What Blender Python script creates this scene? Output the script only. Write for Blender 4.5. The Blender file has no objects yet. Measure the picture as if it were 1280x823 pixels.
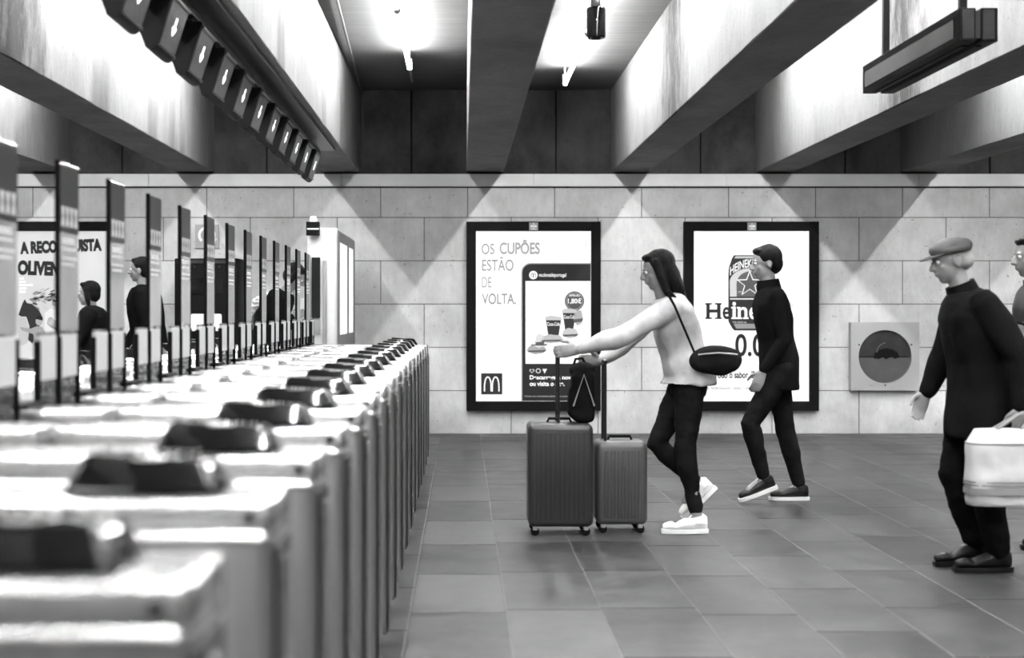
import bpy, bmesh, math, random
from mathutils import Vector, Matrix, noise
random.seed(7)
sc = bpy.context.scene
C = sc.collection
PI = math.pi
TS = bpy.data.scenes.new('workbench')      # modifiers and text are evaluated in a scratch scene, removed at the end
def evaluated(o):
    TS.collection.objects.link(o); vl = TS.view_layers[0]; vl.update(); dg = vl.depsgraph; dg.update()
    me = bpy.data.meshes.new_from_object(o.evaluated_get(dg)); return me
# ------------------------------------------------------------------ camera facts
F = 50 / 36 * 1280           # focal length in pixels of the 1280 frame
VX, VY, H = 577.0, 389.0, 1.28
WALL = 14.8
def PX(x, d): return (x - VX) * d / F          # world X of an image column at depth d
def PZ(y, d): return H - (y - VY) * d / F      # world Z of an image row at depth d

# ------------------------------------------------------------------ materials
def mat(name, col=.5, rough=.5, metal=0., emit=0., spec=.5, bump=0., bscale=30., var=0., vscale=4., coat=0., stretch=(1,1,1)):
    m = bpy.data.materials.new(name); m.use_nodes = True
    nt = m.node_tree; b = nt.nodes['Principled BSDF']
    b.inputs['Base Color'].default_value = (col, col, col, 1)
    b.inputs['Roughness'].default_value = rough
    b.inputs['Metallic'].default_value = metal
    b.inputs['Specular IOR Level'].default_value = spec
    b.inputs['Coat Weight'].default_value = coat
    if emit:
        b.inputs['Emission Color'].default_value = (1, 1, 1, 1)
        b.inputs['Emission Strength'].default_value = emit
    if bump or var:
        tc = nt.nodes.new('ShaderNodeTexCoord'); mp = nt.nodes.new('ShaderNodeMapping')
        mp.inputs['Scale'].default_value = stretch
        nt.links.new(tc.outputs['Object'], mp.inputs['Vector'])
    if bump:
        n = nt.nodes.new('ShaderNodeTexNoise'); n.inputs['Scale'].default_value = bscale; n.inputs['Detail'].default_value = 4
        nt.links.new(mp.outputs['Vector'], n.inputs['Vector'])
        bp = nt.nodes.new('ShaderNodeBump'); bp.inputs['Strength'].default_value = bump; bp.inputs['Distance'].default_value = .01
        nt.links.new(n.outputs['Fac'], bp.inputs['Height']); nt.links.new(bp.outputs['Normal'], b.inputs['Normal'])
    if var:
        n = nt.nodes.new('ShaderNodeTexNoise'); n.inputs['Scale'].default_value = vscale; n.inputs['Detail'].default_value = 6
        nt.links.new(mp.outputs['Vector'], n.inputs['Vector'])
        r = nt.nodes.new('ShaderNodeMapRange')
        r.inputs['From Min'].default_value = .3; r.inputs['From Max'].default_value = .7
        r.inputs['To Min'].default_value = max(0, col*(1-var)); r.inputs['To Max'].default_value = col*(1+var)
        nt.links.new(n.outputs['Fac'], r.inputs['Value']); nt.links.new(r.outputs['Result'], b.inputs['Base Color'])
    return m

class NT:
    def __init__(s, m): s.nt = m.node_tree; s.N = s.nt.nodes; s.L = s.nt.links
    def n(s, t, **k):
        x = s.N.new(t)
        for a, v in k.items(): setattr(x, a, v)
        return x
    def put(s, v, sock):
        if hasattr(v, 'is_linked') or hasattr(v, 'links'): s.L.new(v, sock)
        else: sock.default_value = v
    def math(s, op, a, b=0., c=0.):
        x = s.n('ShaderNodeMath', operation=op)
        s.put(a, x.inputs[0]); s.put(b, x.inputs[1]); s.put(c, x.inputs[2]); return x.outputs[0]
    def noise(s, vec, scale, detail=5, rough=.55):
        x = s.n('ShaderNodeTexNoise'); s.L.new(vec, x.inputs['Vector'])
        x.inputs['Scale'].default_value = scale; x.inputs['Detail'].default_value = detail; x.inputs['Roughness'].default_value = rough
        return x.outputs['Fac']
    def map(s, v, a, b, c, d):
        x = s.n('ShaderNodeMapRange'); s.put(v, x.inputs['Value'])
        for i, q in zip(('From Min','From Max','To Min','To Max'), (a,b,c,d)): s.put(q, x.inputs[i])
        return x.outputs['Result']
    def mapping(s, vec, loc=(0,0,0), rot=(0,0,0), scale=(1,1,1)):
        x = s.n('ShaderNodeMapping'); s.L.new(vec, x.inputs['Vector'])
        x.inputs['Location'].default_value = loc; x.inputs['Rotation'].default_value = rot; x.inputs['Scale'].default_value = scale
        return x.outputs['Vector']
    def bump(s, h, st, dist=.01):
        x = s.n('ShaderNodeBump'); x.inputs['Strength'].default_value = st; x.inputs['Distance'].default_value = dist
        s.L.new(h, x.inputs['Height']); s.L.new(x.outputs['Normal'], s.N['Principled BSDF'].inputs['Normal'])

def mat_concrete(name, base, stain, streak=(1.2, 1.2, .25), pits=.5, rough=.85, seep=()):
    m = mat(name, base, rough); t = NT(m); b = t.N['Principled BSDF']
    pos = t.n('ShaderNodeNewGeometry').outputs['Position']
    big = t.noise(t.mapping(pos, scale=streak), 1.6, 7, .6)
    fine = t.noise(t.mapping(pos, scale=(1, 1, .35)), 14, 6, .7)
    spots = t.noise(pos, 45, 3, .6)
    a = t.map(big, .38, .68, 1.0, 1 - stain)
    c = t.map(fine, .3, .75, 1.12, .82)
    d = t.map(spots, .62, .72, 1.0, 1 - pits)
    v = t.math('MULTIPLY', t.math('MULTIPLY', t.math('MULTIPLY', a, c), d), base)
    if seep:                                  # water stains at a few places along the beams
        s = t.n('ShaderNodeSeparateXYZ'); t.L.new(pos, s.inputs[0])
        wisp = t.noise(t.mapping(pos, scale=(1, 2.2, .9)), 3.2, 8, .72)
        for (xa, xb, yc, wd) in seep:
            inx = t.math('MULTIPLY', t.math('GREATER_THAN', s.outputs['X'], xa), t.math('LESS_THAN', s.outputs['X'], xb))
            near = t.map(t.math('ABSOLUTE', t.math('SUBTRACT', s.outputs['Y'], yc)), 0, wd, 1, 0)
            k = t.map(t.math('ADD', near, t.math('MULTIPLY', wisp, 1.6)), 1.1, 1.75, 0, 1)
            v = t.math('MULTIPLY', v, t.math('SUBTRACT', 1, t.math('MULTIPLY', t.math('MULTIPLY', k, inx), .985)))
    t.L.new(v, b.inputs['Base Color'])
    t.bump(t.math('ADD', fine, t.math('MULTIPLY', spots, .6)), .35, .01)
    return m

def mat_board(name, base):       # board-marked ceiling slab
    m = mat(name, base, .8); t = NT(m); b = t.N['Principled BSDF']
    pos = t.n('ShaderNodeNewGeometry').outputs['Position']
    g = t.noise(t.mapping(pos, scale=(.5, 9, 1)), 1.5, 6, .65)
    g2 = t.noise(pos, 2.2, 4)
    v = t.math('MULTIPLY', t.map(g, .3, .7, .8, 1.15), t.math('MULTIPLY', t.map(g2, .3, .7, .85, 1.1), base))
    t.L.new(v, b.inputs['Base Color']); t.bump(g, .3); return m

def mat_cladding():
    m = mat('stone_cladding', .55, .55); t = NT(m); b = t.N['Principled BSDF']
    pos = t.n('ShaderNodeNewGeometry').outputs['Position']
    sx = t.n('ShaderNodeSeparateXYZ'); t.L.new(pos, sx.inputs[0])
    cx = t.n('ShaderNodeCombineXYZ')
    t.L.new(t.math('ADD', sx.outputs['X'], .842 + 9.05), cx.inputs[0]); t.L.new(sx.outputs['Z'], cx.inputs[1])
    br = t.n('ShaderNodeTexBrick', offset=.5, offset_frequency=2, squash=1, squash_frequency=1)
    t.L.new(cx.outputs[0], br.inputs['Vector'])
    br.inputs['Scale'].default_value = 1; br.inputs['Brick Width'].default_value = .905; br.inputs['Row Height'].default_value = .4508
    br.inputs['Mortar Size'].default_value = .005; br.inputs['Mortar Smooth'].default_value = .15; br.inputs['Bias'].default_value = 0
    br.inputs['Color1'].default_value = (.56,)*3 + (1,); br.inputs['Color2'].default_value = (.68,)*3 + (1,); br.inputs['Mortar'].default_value = (.13,)*3 + (1,)
    cloud = t.noise(pos, 2.6, 7, .6); fine = t.noise(t.mapping(pos, scale=(1,1,.3)), 22, 4, .7)
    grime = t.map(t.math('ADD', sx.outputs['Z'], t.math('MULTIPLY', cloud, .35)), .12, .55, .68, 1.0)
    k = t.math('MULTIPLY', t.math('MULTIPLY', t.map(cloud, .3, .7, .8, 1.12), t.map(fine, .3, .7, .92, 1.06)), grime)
    spk = t.map(t.noise(pos, 38, 2, .5), .70, .75, 1.0, .45)
    k = t.math('MULTIPLY', k, spk)
    mx = t.n('ShaderNodeVectorMath', operation='SCALE'); t.L.new(br.outputs['Color'], mx.inputs[0]); t.L.new(k, mx.inputs['Scale'])
    t.L.new(mx.outputs[0], b.inputs['Base Color'])
    t.bump(t.math('SUBTRACT', t.math('MULTIPLY', fine, .1), br.outputs['Fac']), .6, .006)
    return m

def mat_floor():
    m = mat('slate_floor', .1, .4, spec=.24); t = NT(m); b = t.N['Principled BSDF']
    pos = t.n('ShaderNodeNewGeometry').outputs['Position']
    s = t.n('ShaderNodeSeparateXYZ'); t.L.new(pos, s.inputs[0])
    u = t.math('DIVIDE', t.math('SUBTRACT', s.outputs['X'], .19), .408)
    col = t.math('FLOOR', u); fx = t.math('FRACT', u)
    wn = t.n('ShaderNodeTexWhiteNoise', noise_dimensions='1D'); t.L.new(col, wn.inputs['W'])
    v = t.math('ADD', t.math('DIVIDE', s.outputs['Y'], .88), t.math('MULTIPLY', wn.outputs['Value'], 7))
    row = t.math('FLOOR', v); fy = t.math('FRACT', v)
    cb = t.n('ShaderNodeCombineXYZ'); t.L.new(col, cb.inputs[0]); t.L.new(row, cb.inputs[1])
    w2 = t.n('ShaderNodeTexWhiteNoise', noise_dimensions='2D'); t.L.new(cb.outputs[0], w2.inputs['Vector'])
    dx = t.math('MULTIPLY', t.math('MINIMUM', fx, t.math('SUBTRACT', 1, fx)), .408)
    dy = t.math('MULTIPLY', t.math('MINIMUM', fy, t.math('SUBTRACT', 1, fy)), .88)
    jl = t.map(dx, .002, .006, 1, 0); jc = t.map(dy, .005, .013, 1, 0)
    cloud = t.noise(pos, 3.2, 7, .6); fine = t.noise(pos, 60, 3, .7)
    base = t.math('MULTIPLY', t.map(w2.outputs['Value'], 0, 1, .022, .046), t.math('MULTIPLY', t.map(cloud, .3, .7, .72, 1.25), t.map(fine, .3, .7, .9, 1.1)))
    mx = t.n('ShaderNodeMix', data_type='FLOAT'); t.L.new(jl, mx.inputs[0]); t.L.new(base, mx.inputs[2]); mx.inputs[3].default_value = .075
    m2 = t.n('ShaderNodeMix', data_type='FLOAT'); t.L.new(jc, m2.inputs[0]); t.L.new(mx.outputs[0], m2.inputs[2]); m2.inputs[3].default_value = .006
    t.L.new(m2.outputs[0], b.inputs['Base Color'])
    t.L.new(t.math('ADD', t.map(cloud, .3, .7, .30, .46), t.math('MAXIMUM', t.math('MULTIPLY', jc, .4), t.math('MULTIPLY', w2.outputs['Value'], .1))), b.inputs['Roughness'])
    t.bump(t.math('SUBTRACT', t.math('MULTIPLY', fine, .2), t.math('MAXIMUM', jl, jc)), .5, .004)
    return m

def mat_steel(name, col, rough, axis=(1, 60, 60)):
    m = mat(name, col, rough, 1.0); t = NT(m); b = t.N['Principled BSDF']
    tc = t.n('ShaderNodeTexCoord').outputs['Object']
    g = t.noise(t.mapping(tc, scale=axis), 4, 4, .6)
    t.L.new(t.map(g, .3, .7, rough*.9, rough*1.15), b.inputs['Roughness'])
    sm = t.noise(t.mapping(tc, scale=(6, 6, .25)), 3.5, 4, .5)
    t.L.new(t.map(sm, .3, .7, col*.86, min(1, col*1.06)), b.inputs['Base Color'])
    return m

def mat_glass(name, tint=.8, refl=.12, rough=.03):
    m = bpy.data.materials.new(name); m.use_nodes = True; nt = m.node_tree; nt.nodes.clear()
    o = nt.nodes.new('ShaderNodeOutputMaterial'); mx = nt.nodes.new('ShaderNodeMixShader')
    tr = nt.nodes.new('ShaderNodeBsdfTransparent'); tr.inputs[0].default_value = (tint,)*3 + (1,)
    gl = nt.nodes.new('ShaderNodeBsdfGlossy'); gl.inputs['Roughness'].default_value = rough; gl.inputs[0].default_value = (.9,)*3 + (1,)
    fr = nt.nodes.new('ShaderNodeFresnel'); fr.inputs[0].default_value = 1.5
    ad = nt.nodes.new('ShaderNodeMath'); ad.operation = 'ADD'; ad.inputs[1].default_value = refl
    nt.links.new(fr.outputs[0], ad.inputs[0]); nt.links.new(ad.outputs[0], mx.inputs[0])
    nt.links.new(tr.outputs[0], mx.inputs[1]); nt.links.new(gl.outputs[0], mx.inputs[2]); nt.links.new(mx.outputs[0], o.inputs[0])
    return m

def glow(name, v):               # backlit print / lit face of grey level v (linear)
    m = mat(name, v*.22, .45, spec=.2); b = m.node_tree.nodes['Principled BSDF']
    b.inputs['Emission Color'].default_value = (v, v, v, 1); b.inputs['Emission Strength'].default_value = POSTER
    return m

TUBE = 265.0
POSTER = 1.0
M = dict(
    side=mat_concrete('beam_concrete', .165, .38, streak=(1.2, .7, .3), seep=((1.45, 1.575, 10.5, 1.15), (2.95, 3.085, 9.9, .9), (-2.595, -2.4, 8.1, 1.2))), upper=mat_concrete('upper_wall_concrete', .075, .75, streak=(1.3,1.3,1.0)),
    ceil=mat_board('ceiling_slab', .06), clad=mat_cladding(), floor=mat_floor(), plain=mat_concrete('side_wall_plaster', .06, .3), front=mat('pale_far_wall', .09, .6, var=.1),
    trim=mat('pale_stone_trim', .85, .4, var=.12, vscale=2, bump=.05),
    black=mat('black_paint', .004, .6, spec=.12, var=.3, vscale=6), blackmat=mat('black_matte_plastic', .004, .6, spec=.1, bump=.1, bscale=80),
    gloss=mat('black_gloss_plastic', .004, .05, spec=.22, var=.2), darkmetal=mat('dark_metal', .03, .35, .6, var=.3, vscale=10),
    reflpaint=mat('pale_painted_reflection', .75, .35, var=.05), steel=mat_steel('brushed_steel', .75, .3), steellid=mat_steel('satin_steel_lid', .8, .24), steeldark=mat('grey_end_panel_steel', .07, .3, .8, var=.05),
    tube=mat('tube_glow', .9, .5, emit=TUBE), holder=mat('grey_lamp_holder', .35, .4, var=.1), pipe=mat('dark_conduit', .05, .5, var=.3),
    glass=mat_glass('flap_glass', .93, .05), glass2=mat_glass('clear_cover_glass', .9, .06), rubber=mat('black_rubber', .003, .7, spec=.08, bump=.2, bscale=40),
    print=mat('grey_film_print', .42, .16, .45, var=.12, vscale=5, spec=.5), printdark=mat('dark_film_print', .015, .35, var=.2, spec=.25), white=mat('white_print', .8, .5, var=.03),
    signface=mat('dark_sign_face', .07, .18, .5, var=.5, vscale=7, bump=.06), led=mat('arrow_leds', .9, .5, emit=2.2),
    grey=mat('grey_painted_metal', .30, .35, .3, var=.15, vscale=3), plate=mat('wall_plate_metal', .42, .4, .3, var=.06, vscale=3), booth=mat('white_booth_enamel', .72, .3, var=.06, vscale=2),
    boothside=mat('grey_booth_panel', .16, .35, var=.1), screen=mat('dark_screen', .012, .08, var=.3),
    skin=mat('skin', .22, .5, bump=.08, bscale=90, var=.12, vscale=12), hair=mat('dark_hair', .006, .45, spec=.12, bump=.9, bscale=35, stretch=(9,9,.6), var=.5, vscale=20),
    hairgrey=mat('grey_hair', .3, .5, bump=.8, bscale=35, stretch=(6,6,.8)), coat=mat('black_coat_cloth', .005, .85, spec=.05, bump=.3, bscale=45, var=.35, vscale=6),
    coat2=mat('charcoal_coat_cloth', .010, .85, spec=.06, bump=.3, bscale=60, var=.3), blouse=mat('white_shirt_cloth', .36, .8, spec=.15, bump=.5, bscale=9, var=.3, vscale=7),
    jean=mat('dark_denim', .007, .8, spec=.06, bump=.4, bscale=70, var=.45, vscale=8), gcloth=mat('grey_cloth', .07, .85, spec=.15, bump=.4, bscale=25, var=.4, vscale=7),
    shoe_w=mat('white_leather', .78, .4, bump=.1, bscale=30, var=.05), shoe_b=mat('black_leather', .012, .35, spec=.15, bump=.15, var=.3), sole_w=mat('white_rubber_sole', .7, .6, var=.1),
    case1=mat('dark_grey_case_shell', .018, .38, bump=.08, var=.2), case2=mat('mid_grey_case_shell', .05, .4, bump=.08, var=.2), bag=mat('pale_bag_cloth', .45, .75, bump=.3, bscale=12, var=.12, vscale=3),
    bagband=mat('grey_bag_band', .2, .8, var=.2), fur=mat('pale_fur_hood', .6, .9, bump=1, bscale=60, var=.4, vscale=30), eye=mat('eye_white', .7, .2, var=.02), iris=mat('dark_iris', .02, .1, var=.02),
    paper=mat('white_paper', .8, .6, var=.03), lips=mat('lips', .2, .5, var=.05), glint=mat('porthole_upper', .03, .5, spec=.2, var=.4), lower=mat('porthole_lower', .09, .2, var=.25, vscale=3),
)

# ------------------------------------------------------------------ mesh helpers
def new(): return bmesh.new()
def bx(bm, lo, hi, bev=0., seg=2):
    lo, hi = Vector(lo), Vector(hi)
    r = bmesh.ops.create_cube(bm, size=1)
    vs = r['verts']; c = (lo+hi)/2; s = hi-lo
    for v in vs: v.co = Vector((v.co.x*s.x, v.co.y*s.y, v.co.z*s.z)) + c
    if bev:
        es = list({e for v in vs for e in v.link_edges})
        bmesh.ops.bevel(bm, geom=es, offset=bev, segments=seg, profile=.5, affect='EDGES')
def cone(bm, a, b, ra, rb=None, n=20, caps=True):
    if rb is None: rb = ra
    tube(bm, [a, b], [ra, rb], n, caps)
def frame(d, up=(0,0,1)):
    d = Vector(d).normalized(); up = Vector(up)
    if abs(d.dot(up)) > .98: up = Vector((0,1,0)) if abs(d.y) < .9 else Vector((1,0,0))
    u = d.cross(up).normalized(); v = u.cross(d).normalized(); return d, u, v
def tube(bm, pts, rad, n=12, caps=True, up=(0,0,1), flat=1.):
    pts = [Vector(p) for p in pts]
    if not isinstance(rad, (list, tuple)): rad = [rad]*len(pts)
    rings = []; u = None
    for i, p in enumerate(pts):
        d = (pts[min(i+1, len(pts)-1)] - pts[max(i-1, 0)]).normalized()
        if u is None: _, u, v = frame(d, up)
        else:
            w_ = u - d*u.dot(d)
            if w_.length < 1e-4: _, w_, v = frame(d, up)
            u = w_.normalized(); v = u.cross(d).normalized()
        rings.append([bm.verts.new(p + (u*math.cos(2*PI*k/n)*rad[i] + v*math.sin(2*PI*k/n)*rad[i]*flat)) for k in range(n)])
    for a, b in zip(rings, rings[1:]):
        for k in range(n): bm.faces.new((a[k], a[(k+1) % n], b[(k+1) % n], b[k]))
    if caps: bm.faces.new(rings[0][::-1]); bm.faces.new(rings[-1])
def capsule(bm, pts, rad, n=14):          # round-ended tapered limb
    pts = [Vector(p) for p in pts]
    if not isinstance(rad, (list, tuple)): rad = [rad]*len(pts)
    d0 = (pts[0]-pts[1]).normalized(); d1 = (pts[-1]-pts[-2]).normalized()
    P = [pts[0]+d0*rad[0]*.95, pts[0]+d0*rad[0]*.7]+pts+[pts[-1]+d1*rad[-1]*.7, pts[-1]+d1*rad[-1]*.95]
    R = [rad[0]*.25, rad[0]*.72]+list(rad)+[rad[-1]*.72, rad[-1]*.25]
    tube(bm, P, R, n)
def ell(bm, c, r, n=20, rot=None):
    g = bmesh.ops.create_uvsphere(bm, u_segments=n, v_segments=max(8, n*2//3), radius=1)
    r = Vector(r) if not isinstance(r, (int, float)) else Vector((r, r, r))
    for v in g['verts']:
        q = Vector((v.co.x*r.x, v.co.y*r.y, v.co.z*r.z))
        if rot: q = rot @ q
        v.co = q + Vector(c)
def loft(bm, rings, caps=True):
    R = [[bm.verts.new(Vector(p)) for p in ring] for ring in rings]
    n = len(R[0])
    for a, b in zip(R, R[1:]):
        for k in range(n): bm.faces.new((a[k], a[(k+1) % n], b[(k+1) % n], b[k]))
    if caps: bm.faces.new(R[0][::-1]); bm.faces.new(R[-1])
def prism(bm, pts, y0, y1):                # outline in x,z extruded in y
    a = [bm.verts.new((x, y0, z)) for x, z in pts]; b = [bm.verts.new((x, y1, z)) for x, z in pts]
    n = len(pts); bm.faces.new(a); bm.faces.new(b[::-1])
    for i in range(n): bm.faces.new((a[i], b[i], b[(i+1) % n], a[(i+1) % n]))
def link(name, bm, m, parent=None, smooth=False, loc=None):
    bmesh.ops.recalc_face_normals(bm, faces=bm.faces[:])
    me = bpy.data.meshes.new(name); bm.to_mesh(me); bm.free()
    me.materials.append(m)
    if smooth:
        me.shade_smooth()
        if smooth != 'all': me.set_sharp_from_angle(angle=math.radians(38))
    o = bpy.data.objects.new(name, me); C.objects.link(o)
    if parent: o.parent = parent
    if loc: o.location = loc
    return o
def tag(o, label=None, cat=None, group=None, kind=None):
    if label: o['label'] = label
    if cat: o['category'] = cat
    if group: o['group'] = group
    if kind: o['kind'] = kind
    return o
def empty(name, loc, rz=0, label=None, cat=None, group=None):
    o = bpy.data.objects.new(name, None); C.objects.link(o); o.location = loc; o.rotation_euler = (0, 0, rz); o.empty_display_size = .1
    return tag(o, label, cat, group)
def copy_tree(o, parent=None):
    c = o.copy(); C.objects.link(c); c.parent = parent
    for ch in [x for x in list(KIDS.get(o.name, []))]: KIDS.setdefault(c.name, []).append(copy_tree(ch, c))
    return c
KIDS = {}
def index_kids(root):
    for ch in [o for o in C.objects if o.parent == root]:
        KIDS.setdefault(root.name, []).append(ch); index_kids(ch)

def remesh(name, bm, m, parent, voxel=.01, smooth=3, fold=0., fscale=6., stretch=(1,1,1), seed=0):
    me = bpy.data.meshes.new('tmp'); bmesh.ops.recalc_face_normals(bm, faces=bm.faces[:]); bm.to_mesh(me); bm.free()
    t = bpy.data.objects.new('tmp', me)
    r = t.modifiers.new('r', 'REMESH'); r.mode = 'VOXEL'; r.voxel_size = voxel
    s = t.modifiers.new('s', 'SMOOTH'); s.factor = .5; s.iterations = smooth
    out = evaluated(t); out.name = name
    bpy.data.objects.remove(t); bpy.data.meshes.remove(me)
    if fold:
        n3 = len(out.vertices)*3; co_ = [0.]*n3; no_ = [0.]*n3
        out.vertices.foreach_get('co', co_); out.vertices.foreach_get('normal', no_)
        for i in range(0, n3, 3):
            p = Vector(co_[i:i+3]); q = Vector((p.x*stretch[0]+seed, p.y*stretch[1], p.z*stretch[2]))*fscale
            k = noise.noise(q) + .5*noise.noise(q*2.1)
            for j in range(3): co_[i+j] += no_[i+j]*k*fold
        out.vertices.foreach_set('co', co_); out.update()
    out.materials.clear(); out.materials.append(m); out.shade_smooth()
    o = bpy.data.objects.new(name, out); C.objects.link(o); o.parent = parent
    return o

# ------------------------------------------------------------------ text and print in a plane facing -Y
def text_mesh(body, bold=0., sx=1.):
    cu = bpy.data.curves.new('t', 'FONT'); cu.body = body; cu.size = 1; cu.offset = bold; cu.extrude = 0
    o = bpy.data.objects.new('t', cu); me = evaluated(o); bpy.data.objects.remove(o); bpy.data.curves.remove(cu)
    return me
def lettering(body, box, y, m, parent, bold=0., rot=0., name='lettering', warp=None):
    """box = x0,z0,x1,z1 in the parent's frame; the letters fill it"""
    me = text_mesh(body, bold); xs = [v.co.x for v in me.vertices]; ys = [v.co.y for v in me.vertices]
    x0, z0, x1, z1 = box; a, b, c, d = min(xs), max(xs), min(ys), max(ys)
    cx, cz = (x0+x1)/2, (z0+z1)/2
    for v in me.vertices:
        X = x0 + (v.co.x-a)/(b-a)*(x1-x0); Z = z0 + (v.co.y-c)/(d-c)*(z1-z0)
        if warp: X, Z = warp(X, Z)
        dx, dz = X-cx, Z-cz
        v.co = (cx+dx*math.cos(rot)-dz*math.sin(rot), y, cz+dx*math.sin(rot)+dz*math.cos(rot))
    me.name = name; me.materials.clear(); me.materials.append(m)
    o = bpy.data.objects.new(name, me); C.objects.link(o); o.parent = parent
    return o

# ------------------------------------------------------------------ room
XL, XR, YF = -7.6, 8.0, -3.0
CEIL, BEAM = 3.59, 2.73
b = new(); bx(b, (XL-.3, YF-.3, -.2), (XR+.3, WALL+.3, 0)); tag(link('floor', b, M['floor']), kind='structure')
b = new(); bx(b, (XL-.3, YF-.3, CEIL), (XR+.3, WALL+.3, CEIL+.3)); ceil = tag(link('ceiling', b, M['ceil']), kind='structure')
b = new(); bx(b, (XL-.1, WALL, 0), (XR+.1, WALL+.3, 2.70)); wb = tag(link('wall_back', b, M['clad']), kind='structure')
b = new()
xs = [XL-.1] + [x for x in [PX(695, 14.85)+1.51*k for k in range(-6, 5)] if x > XL] + [XR+.1]
for a, c in zip(xs, xs[1:]): bx(b, (a+.008, WALL+.05, 2.70), (c-.008, WALL+.3, CEIL), .006)
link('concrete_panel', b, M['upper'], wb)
b = new(); bx(b, (XL-.1, WALL+.08, 2.6), (XR+.1, WALL+.3, CEIL)); link('panel_backing', b, M['blackmat'], wb)
b = new()
x = PX(667, WALL) - 8.0
while x < XR: bx(b, (max(XL, x)+.002, WALL-.03, 2.575), (min(XR, x+2.0)-.002, WALL, 2.705), .004); x += 2.0
tr_ = tag(link('trim_1', b, M['trim']), kind='structure')
b = new(); bx(b, (XL, WALL-.012, 2.562), (XR, WALL, 2.575)); link('painted_shadow_strip', b, M['blackmat'], tr_)  # black strip added as a painted shadow line below the trim
b = new(); bx(b, (XL-.3, YF, 0), (XL, WALL, CEIL)); tag(link('wall_left', b, M['plain']), kind='structure')
b = new(); bx(b, (XR, YF, 0), (XR+.3, WALL, CEIL)); tag(link('wall_right', b, M['plain']), kind='structure')
b = new(); bx(b, (XL, YF-.3, 0), (XR, YF, CEIL)); tag(link('wall_front', b, M['front']), kind='structure')
# beams: rough-edged concrete, subdivided along the length
for m in range(-4, 5):
    x0, x1 = .05+1.51*m, .44+1.51*m
    b = new(); n = 150; rings = []
    for i in range(n+1):
        y = YF + (WALL+.05-YF)*i/n
        j = lambda s: .003*noise.noise(Vector((y*2.3, s, m)))+.0035*noise.noise(Vector((y*11, s, m)))
        c = .006
        rings.append([(x0+j(1), y, CEIL+.01), (x0+j(1)*.3, y, BEAM+c+j(2)), (x0+c+j(2), y, BEAM+j(3)*.3), (x1-c+j(4), y, BEAM+j(3)*.3), (x1+j(5)*.3, y, BEAM+c+j(4)), (x1+j(1), y, CEIL+.01)])
    loft(b, rings); link('beam', b, M['side'], ceil, smooth=True)

# ------------------------------------------------------------------ fluorescent lamps
RT = .017
def lamp(x, z, y0, y1, label, tail=0):
    t = empty('fluorescent_lamp', (x, y0, z), 0, label, 'lamp', 'fluorescent lamps between the beams')
    L = y1-y0
    b = new(); tube(b, [(0, .03, 0), (0, L-.03, 0)], RT, 16); link('tube', b, M['tube'], t, True)
    for s, yy in ((1, 0), (-1, L)):
        b = new(); tube(b, [(0, yy, 0), (0, yy+s*.05, 0)], .024, 16); bx(b, (-.022, yy-.015*s-.012, -.0), (.022, yy-.015*s+.012, .09), .006)
        link('end_cap', b, M['holder'], t, True)
        b = new(); tube(b, [(0, yy+s*.02, .08), (0, yy+s*.02, CEIL-z)], .009, 10); link('hanger', b, M['holder'], t, True)
    if tail:
        b = new(); tube(b, [(0, L, 0), (0, L+tail, 0)], .015, 12); link('conduit_end', b, M['pipe'], t, True)
    return t
ends = {-5: 13.4, -4: 13.4, -3: 13.4, -2: 13.4, -1: 12.6, 0: 13.46, 1: 13.5, 2: 12.2, 3: 13.4, 4: 13.0}
bayname = {-1: 'left of the central beam', 0: 'right of the central beam'}
ordn = ['first', 'second', 'third', 'fourth', 'fifth', 'sixth', 'seventh', 'eighth', 'ninth', 'tenth', 'eleventh', 'twelfth', 'thirteenth', 'fourteenth', 'fifteenth', 'sixteenth', 'seventeenth']
for m, ye in ends.items():
    cx = 1.0+1.51*m
    if m == -1: cx = -.46
    if m == 0: cx = .977
    if m == 1: cx = 2.43
    z = 3.43; y1 = ye; k = 0
    while y1 > -2.6:
        y0 = max(-2.8, y1 - 2.45)
        bn = bayname.get(m, ('%s bay left of the central beam' % ordn[-m-1]) if m < 0 else ('%s bay right of the central beam' % ordn[m]))
        lamp(cx, z, y0, y1, 'bare tube lamp, %s from the wall, in the %s' % (ordn[k], ('bay ' if m in bayname else '')+bn), .7 if (m == -1 and k == 0) else 0)
        y1 = y0 - .06; k += 1
# round black downlight / speaker cylinder
d = 8.4; t = empty('ceiling_speaker', (PX(745, d), d, PZ(48, d)), 0, 'black cylindrical ceiling fitting hanging beside the tube right of the central beam', 'ceiling fitting')
b = new(); tube(b, [(0,0,0), (0,0,.008), (0,0,.17), (0,0,.18)], [.05, .057, .057, .05], 28); link('housing', b, M['gloss'], t, True)
b = new(); tube(b, [(0,0,.18), (0,0,CEIL-PZ(48, d))], .014, 12); bx(b, (-.03,-.03,.18), (.03,.03,.24), .008); link('stem', b, M['darkmetal'], t, True)
b = new(); tube(b, [(.0,-.0585,.1), (0,-.056,.1)], .005, 10); link('screw', b, M['grey'], t, True)
# conduit down the side of the second beam
b = new(); tube(b, [(PX(405, 9), 9, CEIL-.03), (-1.035, WALL-.3, CEIL-.03), (-1.035, WALL+.03, CEIL-.05), (-1.035, WALL+.03, BEAM+.06), (-1.06, WALL+.02, BEAM+.02)], .011, 10)
tag(link('conduit_pipe', b, M['pipe'], None, True), 'thin dark conduit running along the beam corner and down the upper wall', 'pipe')

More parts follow.
